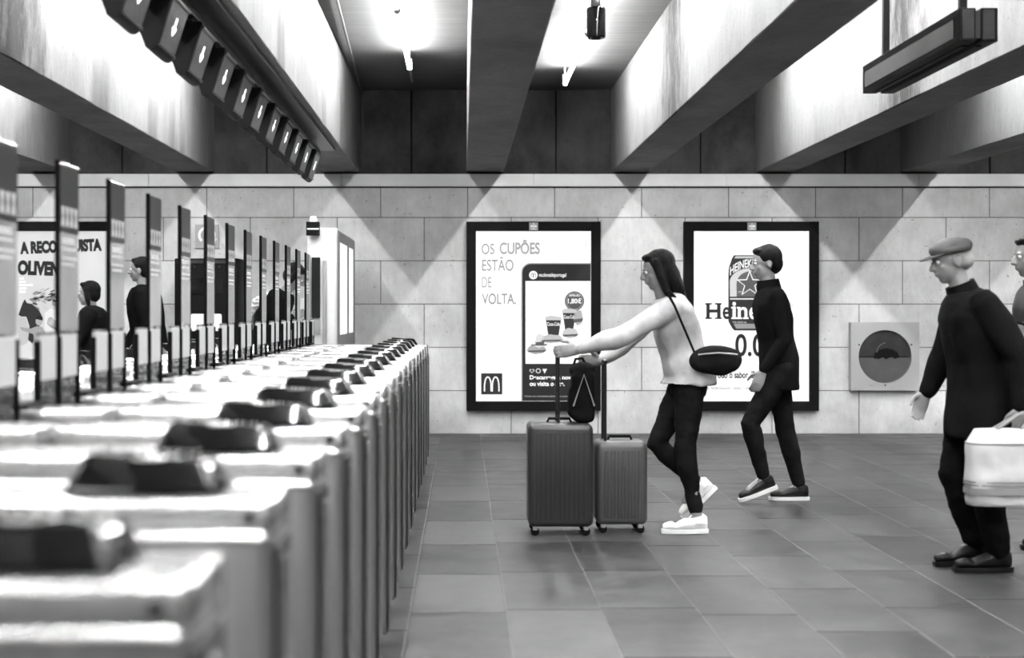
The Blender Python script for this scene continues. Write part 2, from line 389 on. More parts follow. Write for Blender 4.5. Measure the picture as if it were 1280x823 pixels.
# ------------------------------------------------------------------ hanging black sign box, seen end-on
x0, x1, d0, d1 = 2.42, 2.61, 6.92, 8.58
t = empty('hanging_sign', ((x0+x1)/2, d0, PZ(52, d0)), 0, 'long black double-sided sign box hanging on two rods at top right', 'sign')
w = (x1-x0)/2; L = d1-d0; hh = .165
for s in (-1, 1):
    b = new(); bx(b, (min(s*.012, s*w), 0, 0), (max(s*.012, s*w), L, hh), .004)
    bx(b, (min(s*(w-.02), s*(w+.002)), .03, .128), (max(s*(w-.02), s*(w+.002)), L-.03, .134)); link('sign_housing', b, M['blackmat'], t)
    b = new(); xa = s*(w+.003); bx(b, (min(xa, xa-s*.006), .07, .03), (max(xa, xa-s*.006), L-.05, .122)); link('display_face', b, M['screen'], t)
    b = new(); bx(b, (s*.05-.028, -.004, .012), (s*.05+.028, .004, hh-.01), .002); link('end_plate', b, M['darkmetal'], t)
b = new(); bx(b, (-.012, .01, .02), (.012, L-.01, hh-.012)); link('centre_spine', b, M['darkmetal'], t)
b = new(); bx(b, (-.05, .1, -.006), (-.02, L-.1, .0)); bx(b, (.02, .1, -.006), (.05, L-.1, 0)); link('light_slot', b, M['black'], t)
for yy in (.22, L-.15):
    b = new(); bx(b, (-.018, yy-.018, hh), (.018, yy+.018, CEIL-t.location.z), .002); link('hanger', b, M['blackmat'], t)
    b = new(); tube(b, [(-.03, yy, hh+.012), (.03, yy, hh+.012)], .012, 12); link('clamp', b, M['grey'], t, True)

# ------------------------------------------------------------------ light boxes on the wall
EM = {}
def G(v):
    v = round(v, 3)
    if v not in EM: EM[v] = glow('backlit_print_%d' % int(v*1000), v)
    return EM[v]
DP = WALL - .085
def lightbox(ox0, ox1, label, paper):
    t = empty('light_box', (PX((ox0+ox1)/2, DP), DP, PZ(514, DP)), 0, label, 'light box poster', )
    W, Hh = (ox1-ox0)*DP/F, (514-277)*DP/F
    fw = 12*DP/F
    b = new()
    for lo, hi in (((-W/2, 0, 0), (-W/2+fw, .085, Hh)), ((W/2-fw, 0, 0), (W/2, .085, Hh)), ((-W/2+fw, 0, 0), (W/2-fw, .085, fw)), ((-W/2+fw, 0, Hh-fw), (W/2-fw, .085, Hh))): bx(b, lo, hi, .004)
    link('frame', b, M['black'], t)
    b = new(); bx(b, (-W/2+fw-.01, .03, fw-.01), (W/2-fw+.01, .06, Hh-fw+.01)); link('backlit_panel', b, paper, t)
    b = new(); cz = Hh-fw/2
    if ox0 < 0: b.free(); cxp = (ox0+ox1)/2; return t, lambda x, y: ((x-cxp)*DP/F, (514-y)*DP/F)
    bx(b, (-.046, -.004, cz-.042), (.046, .0, cz+.04), .003); e = link('emblem_plate', b, M['grey'], t)
    b = new()
    tube(b, [(-.02,-.006,cz), (-.02,-.004,cz)], .014, 14); tube(b, [(.02,-.006,cz), (.02,-.004,cz)], .014, 14); bx(b, (-.005,-.006,cz-.03), (.005,-.004,cz+.032)); bx(b, (-.03,-.006,cz-.034), (.03,-.004,cz-.026)); link('emblem', b, M['white'], e)
    cxp = (ox0+ox1)/2
    def q(x, y): return ((x-cxp)*DP/F, (514-y)*DP/F)
    return t, q
def paper_mat(name, v, unev=.12):
    m = glow(name, v); t = NT(m); b = t.N['Principled BSDF']
    n = t.noise(t.n('ShaderNodeTexCoord').outputs['Object'], 1.4, 2)
    t.L.new(t.map(n, .3, .7, POSTER*(1-unev), POSTER*(1+unev)), b.inputs['Emission Strength']); return m
LY = .028     # depth of the print layers, just in front of the panel
def shape(q, pts, v, parent, name, lay=0):
    b = new(); y = LY - .0012*lay; prism(b, [q(*p) for p in pts], y-.0008, y); return link(name, b, G(v), parent)
def circ(cx, cy, rx, ry=None, n=28, a0=0, a1=360):
    ry = ry or rx
    return [(cx+rx*math.cos(math.radians(a0+(a1-a0)*k/n)), cy+ry*math.sin(math.radians(a0+(a1-a0)*k/n))) for k in range(n)]
def txt(q, body, x0, ytop, x1, ybot, v, parent, bold=0., rot=0., lay=3, name='lettering', warp=None):
    a = q(x0, ybot); c = q(x1, ytop)
    return lettering(body, (a[0], a[1], c[0], c[1]), LY-.0012*lay-.001, G(v), parent, bold, rot, name, warp)
def arches(q, cx, cy, w, h, v, parent, lay, th=.1):      # two joined arches
    b = new(); y = LY-.0012*lay
    for s in (-1, 1):
        out, inn = [], []
        for k in range(17):
            a = PI*k/16
            mx = cx + s*w*.25
            ex = .62 if True else 1
            out.append((mx + w*.25*math.cos(a)*1.04+0, cy + h/2 - h*(math.sin(a)**ex)))
            inn.append((mx + w*(.25-th)*math.cos(a), cy + h/2 - (h-h*.1)*(math.sin(a)**ex)))
        for k in range(16):
            prism(b, [q(*out[k]), q(*out[k+1]), q(*inn[k+1]), q(*inn[k])], y-.0008-.0001*s, y)
    return link('arches_logo', b, G(v), parent)

# --- poster 1: restaurant coupons
P1, q = lightbox(583, 751, 'lit poster with burgers, two cups and a phone screen, left of the walking woman', paper_mat('backlit_paper_coupons', .95))
thin = .0
txt(q, 'OS', 602, 304.5, 618, 318, .3, P1, .008); txt(q, 'CUPÕES', 624.5, 299.5, 675, 318, .36, P1, .03)
txt(q, 'ESTÃO', 602.5, 321, 642, 338.8, .3, P1, .01); txt(q, 'DE', 602.5, 346.5, 614.5, 359.5, .28, P1, 0); txt(q, 'VOLTA.', 602.5, 367, 645, 380.5, .28, P1, .012)
ph = [(738.5, 330), (738.5, 501.5), (653, 501.5), (653, 341)] + [(653+11-11*math.cos(a), 330+11-11*math.sin(a)) for a in [k*PI/16 for k in range(1, 9)]]
shape(q, [(738.7, 328.5), (738.7, 501.7), (651.5, 501.7), (651.5, 341)] + [(651.5+12-12*math.cos(k*PI/16), 328.5+12-12*math.sin(k*PI/16)) for k in range(1, 9)], .4, P1, 'phone_edge', 1)
ph1 = shape(q, ph, .018, P1, 'phone_body', 2)
shape(q, [(657, 351.5), (738.5, 351.5), (738.5, 455), (657, 455)], .97, P1, 'phone_screen', 3)
lg = shape(q, circ(666.8, 344, 5.3), .9, P1, 'round_logo', 3); arches(q, 666.8, 344.2, 6, 6, .02, P1, 5, .09)
txt(q, 'mcdonaldsportugal', 674, 341.5, 708, 347.5, .85, P1, .02)
shape(q, circ(718.3, 376.5, 12.3), .10, P1, 'price_badge', 4); shape(q, circ(718.3, 376.5, 10.6), .35, P1, 'badge_ring', 5); shape(q, circ(718.3, 376.5, 10), .08, P1, 'badge_centre', 6)
txt(q, '1,80€', 710, 373, 727, 380.5, .95, P1, .02, lay=8); txt(q, 'APENAS', 711.5, 368, 725, 371, .9, P1, .01, lay=8)
for (x, y, w, h) in ((682.5, 400, 19, 26), (703.5, 391, 16.5, 23)):
    shape(q, [(x, y), (x+w, y), (x+w*.8, y+h), (x+w*.2, y+h)], .03, P1, 'drink_cup', 4)
    shape(q, [(x-1, y-3.5), (x+w*.3, y-5.5), (x+w+1, y-3.5), (x+w+1, y+.5), (x-1, y+.5)], .5, P1, 'cup_lid', 5)
    txt(q, 'Coca-Cola', x+1.5, y+3, x+w-1.5, y+7.5, .95, P1, .01, lay=7)
for (x, y, rx, ry, v) in ((690, 424, 14, 5.5, .45), (671, 437, 12, 6, .35), (713, 417, 10, 6.5, .5), (723, 397, 6, 10, .4), (674, 430, 11, 4, .7), (675, 426, 6, 9, .62)):
    shape(q, [(x + rx*math.cos(a)*(1+.06*math.sin(5*a)), y + ry*math.sin(a)*(1+.08*math.cos(7*a))) for a in [2*PI*k/36 for k in range(36)]], v, P1, 'burger', 4 + (v > .4))
    shape(q, [(x-rx*.95, y+ry*.25), (x+rx*.95, y+ry*.1), (x+rx*.85, y+ry*.55), (x-rx*.85, y+ry*.65)], .1, P1, 'burger_patty', 6)
ht = [(665+3.2*(16*math.sin(a)**3)/16, 464-3*(13*math.cos(a)-5*math.cos(2*a)-2*math.cos(3*a)-math.cos(4*a))/16) for a in [2*PI*k/30 for k in range(30)]]
shape(q, ht, .7, P1, 'heart_icon', 4); shape(q, [(665+(x-665)*.68, 464+(y-464)*.66) for x, y in ht], .02, P1, 'heart_icon', 5)
shape(q, circ(673, 464, 3.1), .7, P1, 'speech_icon', 4); shape(q, circ(673, 464, 2.1), .02, P1, 'speech_icon', 5); shape(q, [(678, 461.5), (684, 461.5), (681, 467.5)], .7, P1, 'send_icon', 4)
txt(q, 'Descarrega a nova app', 662.3, 469.5, 729, 476.3, .95, P1, .03); txt(q, 'ou visita o site.', 662.3, 477.5, 706, 483, .95, P1, .03)
txt(q, 'limitado aos restaurantes aderentes em portugal continental e ilhas', 656, 494.5, 735, 497.5, .45, P1, 0)
shape(q, [(601.5, 467), (628, 467), (628, 493.5), (601.5, 493.5)], .03, P1, 'logo_square', 1); arches(q, 614.7, 480.3, 19.5, 19, .95, P1, 4, .075)
shape(q, [(732.5, 299), (733.3, 299), (733.3, 309), (732.5, 309)], .4, P1, 'side_note', 1)

# --- poster 2: beer can
P2, q = lightbox(855.5, 1024, 'lit poster with a big beer can and star, right of the walking woman', paper_mat('backlit_paper_beer', 1.0, .08))
cxc = 937.7
can = [(918, 319), (957.5, 319), (960, 323), (964.5, 335), (965, 345), (965, 402), (960, 411), (957, 413.5), (918.5, 413.5), (916, 411), (911, 402), (911, 345), (911.5, 335), (915.5, 323)]
shape(q, can, .03, P2, 'beer_can', 1)
shape(q, [(920, 320.3), (955.5, 320.3), (957, 323), (918.5, 323)], .5, P2, 'can_rim', 2)
shape(q, [(917.5, 405), (958.5, 405), (955, 411), (921, 411)], .3, P2, 'can_base', 2)
body = [(913, 371), (963, 371)] + [(cxc+25*math.cos(a), 353-17.5*math.sin(a)) for a in [k*PI/18 for k in range(0, 19)]]
shape(q, body, .62, P2, 'can_label', 2)
shape(q, [(cxc + (x-cxc)*.74+2, 371+(y-371)*.90) for x, y in body], .12, P2, 'can_label_centre', 3)
def star(r, ri, cx, cy): return [(cx + (r if k % 2 == 0 else ri)*math.sin(k*PI/5), cy - (r if k % 2 == 0 else ri)*math.cos(k*PI/5)) for k in range(10)]
shape(q, star(17.5, 7.2, cxc, 355), .95, P2, 'star', 4); shape(q, star(14.6, 6, cxc, 355.2), .10, P2, 'star_fill', 5)
k0 = q(cxc, 372)
def arcwarp(X, Z):      # bend the shoulder lettering over the can
    u = (X-k0[0])/(27*DP/F); return X, Z - .0022*120*(u*u)*.38
txt(q, 'HEINEKEN 0.0', 913, 324, 962.5, 334.5, .9, P2, .02, lay=5, warp=arcwarp)
shape(q, [(913, 373), (963, 373), (963, 374.6), (913, 374.6)], .75, P2, 'can_band', 3)
txt(q, 'EST. 1873', 917.5, 364, 928, 366.5, .7, P2, .0, lay=6)
txt(q, 'THE ORIGINAL', 916, 402, 934, 404.3, .7, P2, 0, lay=6)
# slab-serif beer name, letter by letter: dark on paper, white where it crosses the can
names = [('H', 882.5, 902, 379, 399), ('e', 903, 914, 384, 399.4), ('i', 915.2, 921.2, 377.5, 399), ('n', 922, 935.5, 384, 399), ('e', 936.3, 948, 384, 399.4), ('k', 949, 962.5, 378.5, 399), ('e', 964, 975.5, 384, 399.4), ('n', 976.3, 990, 384, 399)]
for ch, a, c, t0, bt in names:
    v = .95 if 911 < (a+c)/2 < 965 else .02
    txt(q, ch, a+.8, t0, c-.8, bt, v, P2, .03 if ch in 'Hi' else .018, lay=5)
    feet = {'H': [(a-.6, a+7.8, bt), (c-7.8, c+.6, bt), (a-.6, a+7.8, t0+2.0), (c-7.8, c+.6, t0+2.0)], 'i': [(a-.6, c+.6, bt), (a-.6, a+4, 385.8)], 'n': [(a-.4, a+6.2, bt), (c-6.2, c+.8, bt), (a-.6, a+3.6, 385.8)], 'k': [(a-.4, a+6, bt), (c-6, c+.8, bt), (a-.6, a+4, t0+2)]}
    for fa, fb, fy in feet.get(ch, []): shape(q, [(fa, fy-2.0), (fb, fy-2.0), (fb, fy), (fa, fy)], v, P2, 'letter_serif', 5)
shape(q, circ(988.6, 381.2, 3), .1, P2, 'registered_mark', 2); shape(q, circ(988.6, 381.2, 2.5), .97, P2, 'registered_mark', 3); txt(q, 'R', 987.4, 379.6, 990, 382.9, .1, P2, .01, lay=5)
txt(q, '0.0', 919.5, 417.5, 956, 446, .02, P2, .02)
txt(q, 'Todo o sabor. Zero álcool.', 893, 464.5, 977, 473.3, .02, P2, .03)
txt(q, 'SEJA RESPONSÁVEL. BEBA COM MODERAÇÃO.', 880.5, 483.3, 965, 488.5, .12, P2, .0)
shape(q, [(957, 476.5), (982, 476.5), (982, 477.3), (957, 477.3)], .3, P2, 'rule_line', 1)

# --- poster 3: book / play poster on the far left
P3, q = lightbox(-22, 146, 'lit poster with tilted black capitals and a horse, behind the gate flaps at left', paper_mat('backlit_paper_title', .62))
txt(q, 'A RECONQUISTA', 24, 300, 126.5, 318.5, .02, P3, .07, rot=math.radians(2.4)); txt(q, 'OLIVENZA', 21, 326.5, 96, 345, .02, P3, .07, rot=math.radians(-2))
txt(q, 'DE', 3, 303, 16, 320, .02, P3, .04)
for k, (a, c) in enumerate(((23, 29), (23, 31), (23, 40), (23, 32), (23, 31))): shape(q, [(a, 347+k*4.2), (c, 347+k*4.2), (c, 349.4+k*4.2), (a, 349.4+k*4.2)], .95, P3, 'small_print', 1)
random.seed(3)
for k in range(46):
    a = random.uniform(0, 6.28); r = random.random()**.5
    x, y = 55+16*r*math.cos(a), 375+14*r*math.sin(a)
    shape(q, [(x+3.4*math.cos(j+a), y+1.7*math.sin(j+a*2)) for j in [2*PI*i/8 for i in range(8)]], random.choice([.03, .06, .2, .3]), P3, 'foliage_print', 1+k % 3)
shape(q, [(22, 394), (27, 380), (30, 374), (33, 379), (39, 380), (48, 388), (53, 398), (48, 410), (40, 430), (34, 425), (36, 408), (32, 396), (26, 396)], .03, P3, 'horse_print', 4)
shape(q, [(22, 396), (31, 398), (36, 412), (34, 428), (28, 432), (22, 432)], .5, P3, 'cloth_print', 4)
shape(q, circ(48, 402, 4.2, 5.2), .4, P3, 'head_print', 6); shape(q, [(43.5, 399), (45, 395), (51, 395), (53, 401), (52, 397), (48, 398)], .02, P3, 'hair_print', 7)
shape(q, [(24, 409), (38, 411), (45, 408), (52, 409), (57, 418), (55, 432), (42, 432), (41, 418), (26, 413)], .33, P3, 'figure_print', 5)
shape(q, [(55, 392), (62, 386), (70, 388), (71, 400), (64, 410), (66, 425), (58, 428), (55, 408)], .72, P3, 'flower_print', 5)

# ------------------------------------------------------------------ square wall plate with round porthole
dp = WALL-.09
t = empty('porthole_plate', (PX(1106.5, dp), dp, PZ(488.5, dp)), 0, 'square pale metal wall plate with round dark glass porthole', 'wall fixture')
S = 85.5*dp/F; R = 33.2*dp/F; cz = (488.5-446)*dp/F
b = new(); n = 48; sq = []
ringi = [(R*math.cos(2*PI*k/n), cz+R*math.sin(2*PI*k/n)) for k in range(n)]
def sqp(a):
    c, s_ = math.cos(a), math.sin(a); k = (S/2)/max(abs(c), abs(s_)); return (k*c, S/2+k*s_)
ringo = [sqp(2*PI*k/n+1e-9) for k in range(n)]
V = [[b.verts.new((x, y, z)) for x, z in rg] for rg, y in ((ringi, .035), (ringi, 0), (ringo, 0), (ringo, .09))]
for A, B_ in zip(V, V[1:]):
    for k in range(n): b.faces.new((A[k], A[(k+1) % n], B_[(k+1) % n], B_[k]))
link('face_plate', b, M['plate'], t, True)
b = new(); bx(b, (-S/2+.004, .05, .004), (S/2-.004, .088, S-.004)); link('back_box', b, M['darkmetal'], t)
b = new(); tube(b, [(0, .03, cz), (0, .036, cz)], R-.002, 48); link('picture_disc', b, M['glint'], t, True)
b = new(); y = .0285
prism(b, [((R-.004)*math.cos(-PI*k/24), cz-.012+(R-.016)*math.sin(-PI*k/24)) for k in range(25)], y, y+.0012); link('water_print', b, M['lower'], t)
b = new(); pts = [(-.13, -.03), (-.12, .02)] + [(-.12+.25*k/24, .02+.055*math.sin(PI*k/24)**.8+.012*math.sin(k*2.6)) for k in range(25)] + [(.14, -.02), (.09, -.035), (.06, -.012), (.0, -.04), (-.03, -.018), (-.07, -.035)]
prism(b, [(x+.015, cz+z+.01) for x, z in pts], .0255, .0275); link('island_print', b, M['black'], t)
b = new(); bx(b, (-R+.02, .0262, cz-.006), (R-.03, .0276, cz+.003)); link('horizon_print', b, M['blackmat'], t)
b = new(); tube(b, [(-.08+.1*(1-math.cos(a)), .0245, cz+.04+.1*math.sin(a)) for a in [k*PI/24 for k in range(12)]], .0015, 6); link('arc_print', b, M['grey'], t, True)
for x, z in ((-.27, S/2+.12), (.27, S/2+.12), (0, .055)):
    b = new(); tube(b, [(x, -.004, z), (x, .001, z)], .009, 12); link('screw', b, M['darkmetal'], t, True)
b = new(); bx(b, (-.17, -.0015, .048), (-.12, 0, .056)); link('maker_mark', b, M['grey'], t)

# ------------------------------------------------------------------ ticket gates
NG, PITCH, G0 = 17, .645, 1.47
XE, XW = -.28, -2.26            # right and left ends
TH = 1.0                        # cabinet top
GW = .20                        # thickness along y
def gate_proto(full):
    t = empty('ticket_gate', (XE, G0, 0), 0)
    # local: x from -1.98..0, y 0..GW
    Lx = XW-XE
    def prof(x0, x1, z0, z1, r, y0=0, y1=GW):   # box rounded only at vertical corners
        b = new(); pts = []
        for (cx, cy, a0) in ((x1-r, y1-r, 0), (x0+r, y1-r, 90), (x0+r, y0+r, 180), (x1-r, y0+r, 270)):
            for k in range(7): a = math.radians(a0+15*k); pts.append((cx+r*math.cos(a), cy+r*math.sin(a)))
        return b, pts
    b, p = prof(Lx, 0, 0, 0, .03); loft(b, [[(x, y, .06) for x, y in p], [(x, y, TH-.055) for x, y in p]])
    body = link('cabinet', b, M['steel'], t, True)
    b, p = prof(Lx+.03, -.03, 0, 0, .02, .012, GW-.012); loft(b, [[(x, y, 0) for x, y in p], [(x, y, .06) for x, y in p]]); link('plinth', b, M['blackmat'], t, True)
    b, p = prof(Lx, 0, 0, 0, .03); q_ = [(x+(.005 if x > Lx/2 else -.005), y+(.006 if y > GW/2 else -.006)) for x, y in p]
    loft(b, [[(x, y, TH-.068) for x, y in p], [(x, y, TH-.062) for x, y in q_], [(x, y, TH-.057) for x, y in q_], [(x, y, TH-.047) for x, y in p]]); link('seam', b, M['steellid'], t, True)
    # lid in three lengths with dark gaps
    for (a, c) in ((-.715, .004), (-1.285, -.725), (Lx-.004, -1.295)):
        b, p = prof(a, c, 0, 0, .024, -.004, GW+.004); cx, cy = (a+c)/2, GW/2
        def ins(dd): return [(cx+(x-cx)*(1-dd/abs(c-a)*2), cy+(y-cy)*(1-dd/GW*2)) for x, y in p]
        loft(b, [[(x, y, TH-.046) for x, y in ins(0)], [(x, y, TH-.012) for x, y in ins(0)], [(x, y, TH-.003) for x, y in ins(.004)], [(x, y, TH) for x, y in ins(.014)]])
        link('lid', b, M['steellid'], t, True)
    # end panel on the right end
    b = new(); bx(b, (-.002, .016, .07), (.004, GW-.016, TH-.075), .002); ep = link('end_panel', b, M['steeldark'], t)
    b = new(); bx(b, (.001, .088, .12), (.010, .118, TH-.1), .004); link('end_strip', b, M['steellid'], ep)
    for z in (.86, .5, .16):
        b = new(); tube(b, [(.002, .06, z), (.006, .06, z)], .006, 10); link('screw', b, M['darkmetal'], ep, True)
    b = new(); tube(b, [(-.035, -.008, TH-.028), (-.035, .0, TH-.028)], .009, 14); link('lock', b, M['gloss'], t, True)
    # side panel seams on the near face
    b = new(); bx(b, (-.72, -.0015, .08), (-.712, .001, TH-.07)); bx(b, (-1.292, -.0015, .08), (-1.284, .001, TH-.07)); link('panel_seam', b, M['darkmetal'], t)
    # card readers: black glossy wedges at both ends
    for (a, c) in ((-.325, -.083), (-1.9, -1.66)):
        b = new(); y0, y1 = .03, GW-.012
        def rr(x0, x1, ya, yb, z, r=.010):
            P = []
            for (cx, cy, a0) in ((x1-r, yb-r, 0), (x0+r, yb-r, 90), (x0+r, ya+r, 180), (x1-r, ya+r, 270)):
                for k in range(5): an = math.radians(a0+22.5*k); P.append((cx+r*math.cos(an), cy+r*math.sin(an), z))
            return P
        def tilt(P, s): return [(x, y, z + s*((x-a)/(c-a)-.5)*.014) for x, y, z in P]
        loft(b, [rr(a, c, y0, y1, TH-.001), rr(a+.004, c-.008, y0+.002, y1-.002, TH+.012), tilt(rr(a+.018, c-.030, y0+.045, y1-.008, TH+.048), -1), tilt(rr(a+.024, c-.040, y0+.055, y1-.014, TH+.053), -1)])
        rd = link('card_reader', b, M['gloss'], t, True)
        b = new(); mx = (a+c)/2; my = GW/2
        tube(b, [(mx+.03*math.cos(2*PI*k/24), my+.028*math.sin(2*PI*k/24), TH+.052) for k in range(25)], .0022, 6, False); link('reader_ring', b, M['grey'], rd, True)
        b = new(); bx(b, (a+.05, y1-.04, TH+.05), (a+.055, y1-.025, TH+.056)); 
        link('reader_rib', b, M['grey'], rd)
    # raised hub with posts
    b = new(); bx(b, (-1.02, .01, TH-.002), (-.96, GW-.01, TH+.012), .006); link('flap_hub', b, M['blackmat'], t)
    fx = -.99
    if full:
        # near flap: tall printed panel over a low glass flap, towards the camera
        b = new(); bx(b, (fx-.005, -.225, .30), (fx+.005, -.012, 1.225), .003); g = link('glass_flap', b, M['glass'], t)
        b = new(); bx(b, (fx-.0065, -.212, 1.07), (fx+.0065, -.02, 1.205), .001); link('painted_reflection', b, M['reflpaint'], g)  # opaque pale band painting in the bright reflection on the low glass
        b = new(); bx(b, (fx-.012, -.238, .90), (fx+.012, -.214, 1.20), .004); bx(b, (fx-.008, -.233, .32), (fx+.008, -.221, .92), .003); link('rubber_edge', b, M['rubber'], g)
        b = new(); bx(b, (fx-.007, -.225, 1.215), (fx+.007, -.006, 1.752), .004); pn = link('printed_panel', b, M['print'], t)
        b = new(); bx(b, (fx-.0085, -.231, 1.2), (fx+.0085, -.222, 1.757), .003); link('panel_edge', b, M['rubber'], pn)
        b = new(); bx(b, (fx+.0065, -.218, 1.53), (fx+.0082, -.008, 1.748)); link('panel_header', b, M['printdark'], pn)
        for k in range(4):
            yy = -.195+.05*k; b = new()
            for s in (-1, 1): 
                prism_pts = [(yy-.018, 1.612), (yy-.004, 1.612), (yy+.018, 1.55), (yy+.004, 1.55)] if s > 0 else [(yy+.018, 1.612), (yy+.004, 1.612), (yy-.018, 1.55), (yy-.004, 1.55)]
                vs = [b.verts.new((fx+.0088+.0001*s, p_, z_)) for p_, z_ in prism_pts]; b.faces.new(vs)
            link('cross_symbol', b, M['white'], pn)
        b = new(); random.seed(5)
        for k, z in enumerate((1.505, 1.495, 1.475, 1.445, 1.425)): 
            bx(b, (fx+.0065, -.2, z), (fx+.0078, -.2+random.uniform(.09, .17), z+.007))
        link('text_lines', b, M['white'], pn)
        b = new(); bx(b, (fx-.012, -.014, .93), (fx+.012, 0.002, 1.2), .004); link('hinge_post', b, M['rubber'], t)
        b = new(); bx(b, (fx-.005, GW+.012, .30), (fx+.005, GW+.19, 1.215), .003); g = link('glass_flap', b, M['glass'], t)
        b = new(); bx(b, (fx-.0065, GW+.02, 1.07), (fx+.0065, GW+.183, 1.205), .001); link('painted_reflection', b, M['reflpaint'], g)  # same painted reflection on the far flap
        b = new(); bx(b, (fx-.008, GW+.185, .32), (fx+.008, GW+.197, 1.2), .003); link('rubber_edge', b, M['rubber'], g)
        b = new(); bx(b, (fx-.010, GW-.002, .93), (fx+.010, GW+.014, 1.19), .004); link('hinge_post', b, M['rubber'], t)
    index_kids(t); return t
g0 = gate_proto(True)
for k in range(NG):
    o = g0 if k == 0 else copy_tree(g0)
    o.location = (XE, G0+PITCH*k, 0)
    tag(o, 'stainless steel ticket gate with black card reader, %s from the camera in the row' % ordn[k] if k < NG-1 else 'stainless steel ticket gate at the far end of the row, nearest the wall', 'ticket gate', 'row of ticket gates')

# ------------------------------------------------------------------ lane signs under the second beam
def sign_proto():
    t = empty('lane_sign', (-1.27, 0, 2.37))
    w = .33; prof = [(-.055, .03), (-.05, .012), (-.035, .002), (-.018, 0), (-.004, .008), (.003, .022), (.072, .235), (.068, .25), (-.13, .25), (-.135, .235)]
    b = new(); a = [b.verts.new((x, 0, z)) for x, z in prof]; c = [b.verts.new((x, w, z)) for x, z in prof]; n = len(prof)
    b.faces.new(a); b.faces.new(c[::-1])
    for i in range(n): b.faces.new((a[i], c[i], c[(i+1) % n], a[(i+1) % n]))
    bmesh.ops.bevel(b, geom=[e for e in b.edges if abs(e.verts[0].co.y-e.verts[1].co.y) < .01], offset=.004, segments=2, affect='EDGES')
    link('sign_housing', b, M['black'], t, True)
    # slanted face plate
    nrm = Vector((.213, 0, -.069)).normalized(); up = Vector((.069, 0, .213)).normalized(); o = Vector((.006, 0, .03))
    def P(v, y, h=0): q_ = o + up*v + nrm*h; return (q_.x, y, q_.z)
    b = new()
    def slab(y0, y1, v0, v1, h0, h1):
        vs = [b.verts.new(P(v, y, h)) for h in (h0, h1) for (v, y) in ((v0, y0), (v0, y1), (v1, y1), (v1, y0))]
        for f in ((0,1,2,3), (7,6,5,4), (0,4,5,1), (1,5,6,2), (2,6,7,3), (3,7,4,0)): b.faces.new([vs[i] for i in f])
    slab(.012, w-.012, -.002, .205, -.002, .004); fp = link('face_plate', b, M['signface'], t)
    b = new(); slab(.004, w-.004, .198, .212, .003, .012); link('face_rim', b, M['darkmetal'], fp); b = new(); slab(.004, w-.004, -.01, -.002, .0, .009); link('face_rim', b, M['darkmetal'], fp)
    b = new()
    ar = [(.165, .055), (.165, .10), (.13, .10), (.13, .10)]
    # down arrow: shaft and head made of LED strokes
    slab(w/2-.009, w/2+.009, .095, .14, .004, .0055)
    vs = [b.verts.new(P(v, y, .0055)) for (v, y) in ((.06, w/2), (.092, w/2-.034), (.102, w/2-.026), (.102, w/2+.026), (.092, w/2+.034))]; b.faces.new(vs)
    link('arrow', b, M['led'], fp)
    b = new(); bx(b, (-.04, w/2-.02, .249), (-.0, w/2+.02, .289), .003); link('bracket', b, M['darkmetal'], t)
    index_kids(t); return t
s0 = sign_proto(); i = 0
for k in range(5, NG):
    o = s0 if i == 0 else copy_tree(s0)
    o.location = (-1.27, G0+PITCH*k-.06, 2.37)
    tag(o, 'dark lane sign box with lit arrow, %s from the top of the photo' % ordn[i] if k < NG-1 else 'dark lane sign box with a lit arrow, the farthest one beside the wall', 'lane sign', 'lane signs above the ticket gates'); i += 1
b = new(); bx(b, (-1.31, 2, 2.661), (-1.25, 12.6, 2.70), .004); bx(b, (-1.36, 2, 2.70), (-1.12, 12.6, 2.735)); tag(link('sign_rail', b, M['darkmetal']), 'dark metal rail under the beam carrying the lane signs', 'rail')

# ------------------------------------------------------------------ booth at the end of the row, ticket machine, wall sign
d = 12.35
t = empty('side_booth', (PX(403, d), d, 0), 0, 'tall white rounded booth with lit side windows at the end of the gates', 'booth')
xb0, xb1 = PX(383, d)-PX(403, d), PX(421, d)-PX(403, d); Lb = 1.95; hb = PZ(285, d)
b = new(); P = []
r = .075
for (cx, cy, a0) in ((xb1-.01, Lb-.01, 0), (xb0+.01, Lb-.01, 90)): 
    for k in range(5): a = math.radians(a0+22.5*k); P.append((cx+.01*math.cos(a), cy+.01*math.sin(a)))
for (cx, cy, a0, rr_) in ((xb0+r, r, 180, r), (xb1-.03, .03, 270, .03)):
    for k in range(9): a = math.radians(a0+11.25*k); P.append((cx+rr_*math.cos(a), cy+rr_*math.sin(a)))
loft(b, [[(x, y, 0) for x, y in P], [(x, y, hb-.01) for x, y in P], [(x*.97, .01+y*.99, hb) for x, y in P]]); link('booth_body', b, M['booth'], t, True)
b = new(); bx(b, (xb1-.01, .05, .05), (xb1+.012, Lb-.02, hb-.02), .004); sp = link('side_panel', b, M['boothside'], t)
for ya, yb in ((.18, .93), (1.18, 1.66)):
    b = new(); bx(b, (xb1+.008, ya, 1.07), (xb1+.016, yb, 1.885), .003); link('lit_window', b, G(.93), sp)
b = new(); bx(b, (PX(384, d)-PX(403, d), -.09, PZ(295, d)), (PX(400, d)-PX(403, d), -.005, PZ(278, d)), .004); bc = link('beacon_box', b, M['blackmat'], t)
b = new(); xc = (PX(392.5, d)-PX(403, d)); tube(b, [(xc, -.05, PZ(278, d)), (xc, -.05, PZ(273.5, d)), (xc, -.05, PZ(271.5, d)), (xc, -.05, PZ(271, d))], [.032, .032, .024, .01], 18); link('beacon', b, M['white'], bc, True)
b = new(); bx(b, (xc-.05, -.094, PZ(287, d)-.006), (xc+.05, -.088, PZ(287, d)+.006)); link('beacon_stripe', b, M['white'], bc)
b = new(); bx(b, (PX(390, d)-PX(403, d), -.03, 1.22), (PX(400.5, d)-PX(403, d), -.002, PZ(322, d)), .003); link('display', b, M['screen'], t)
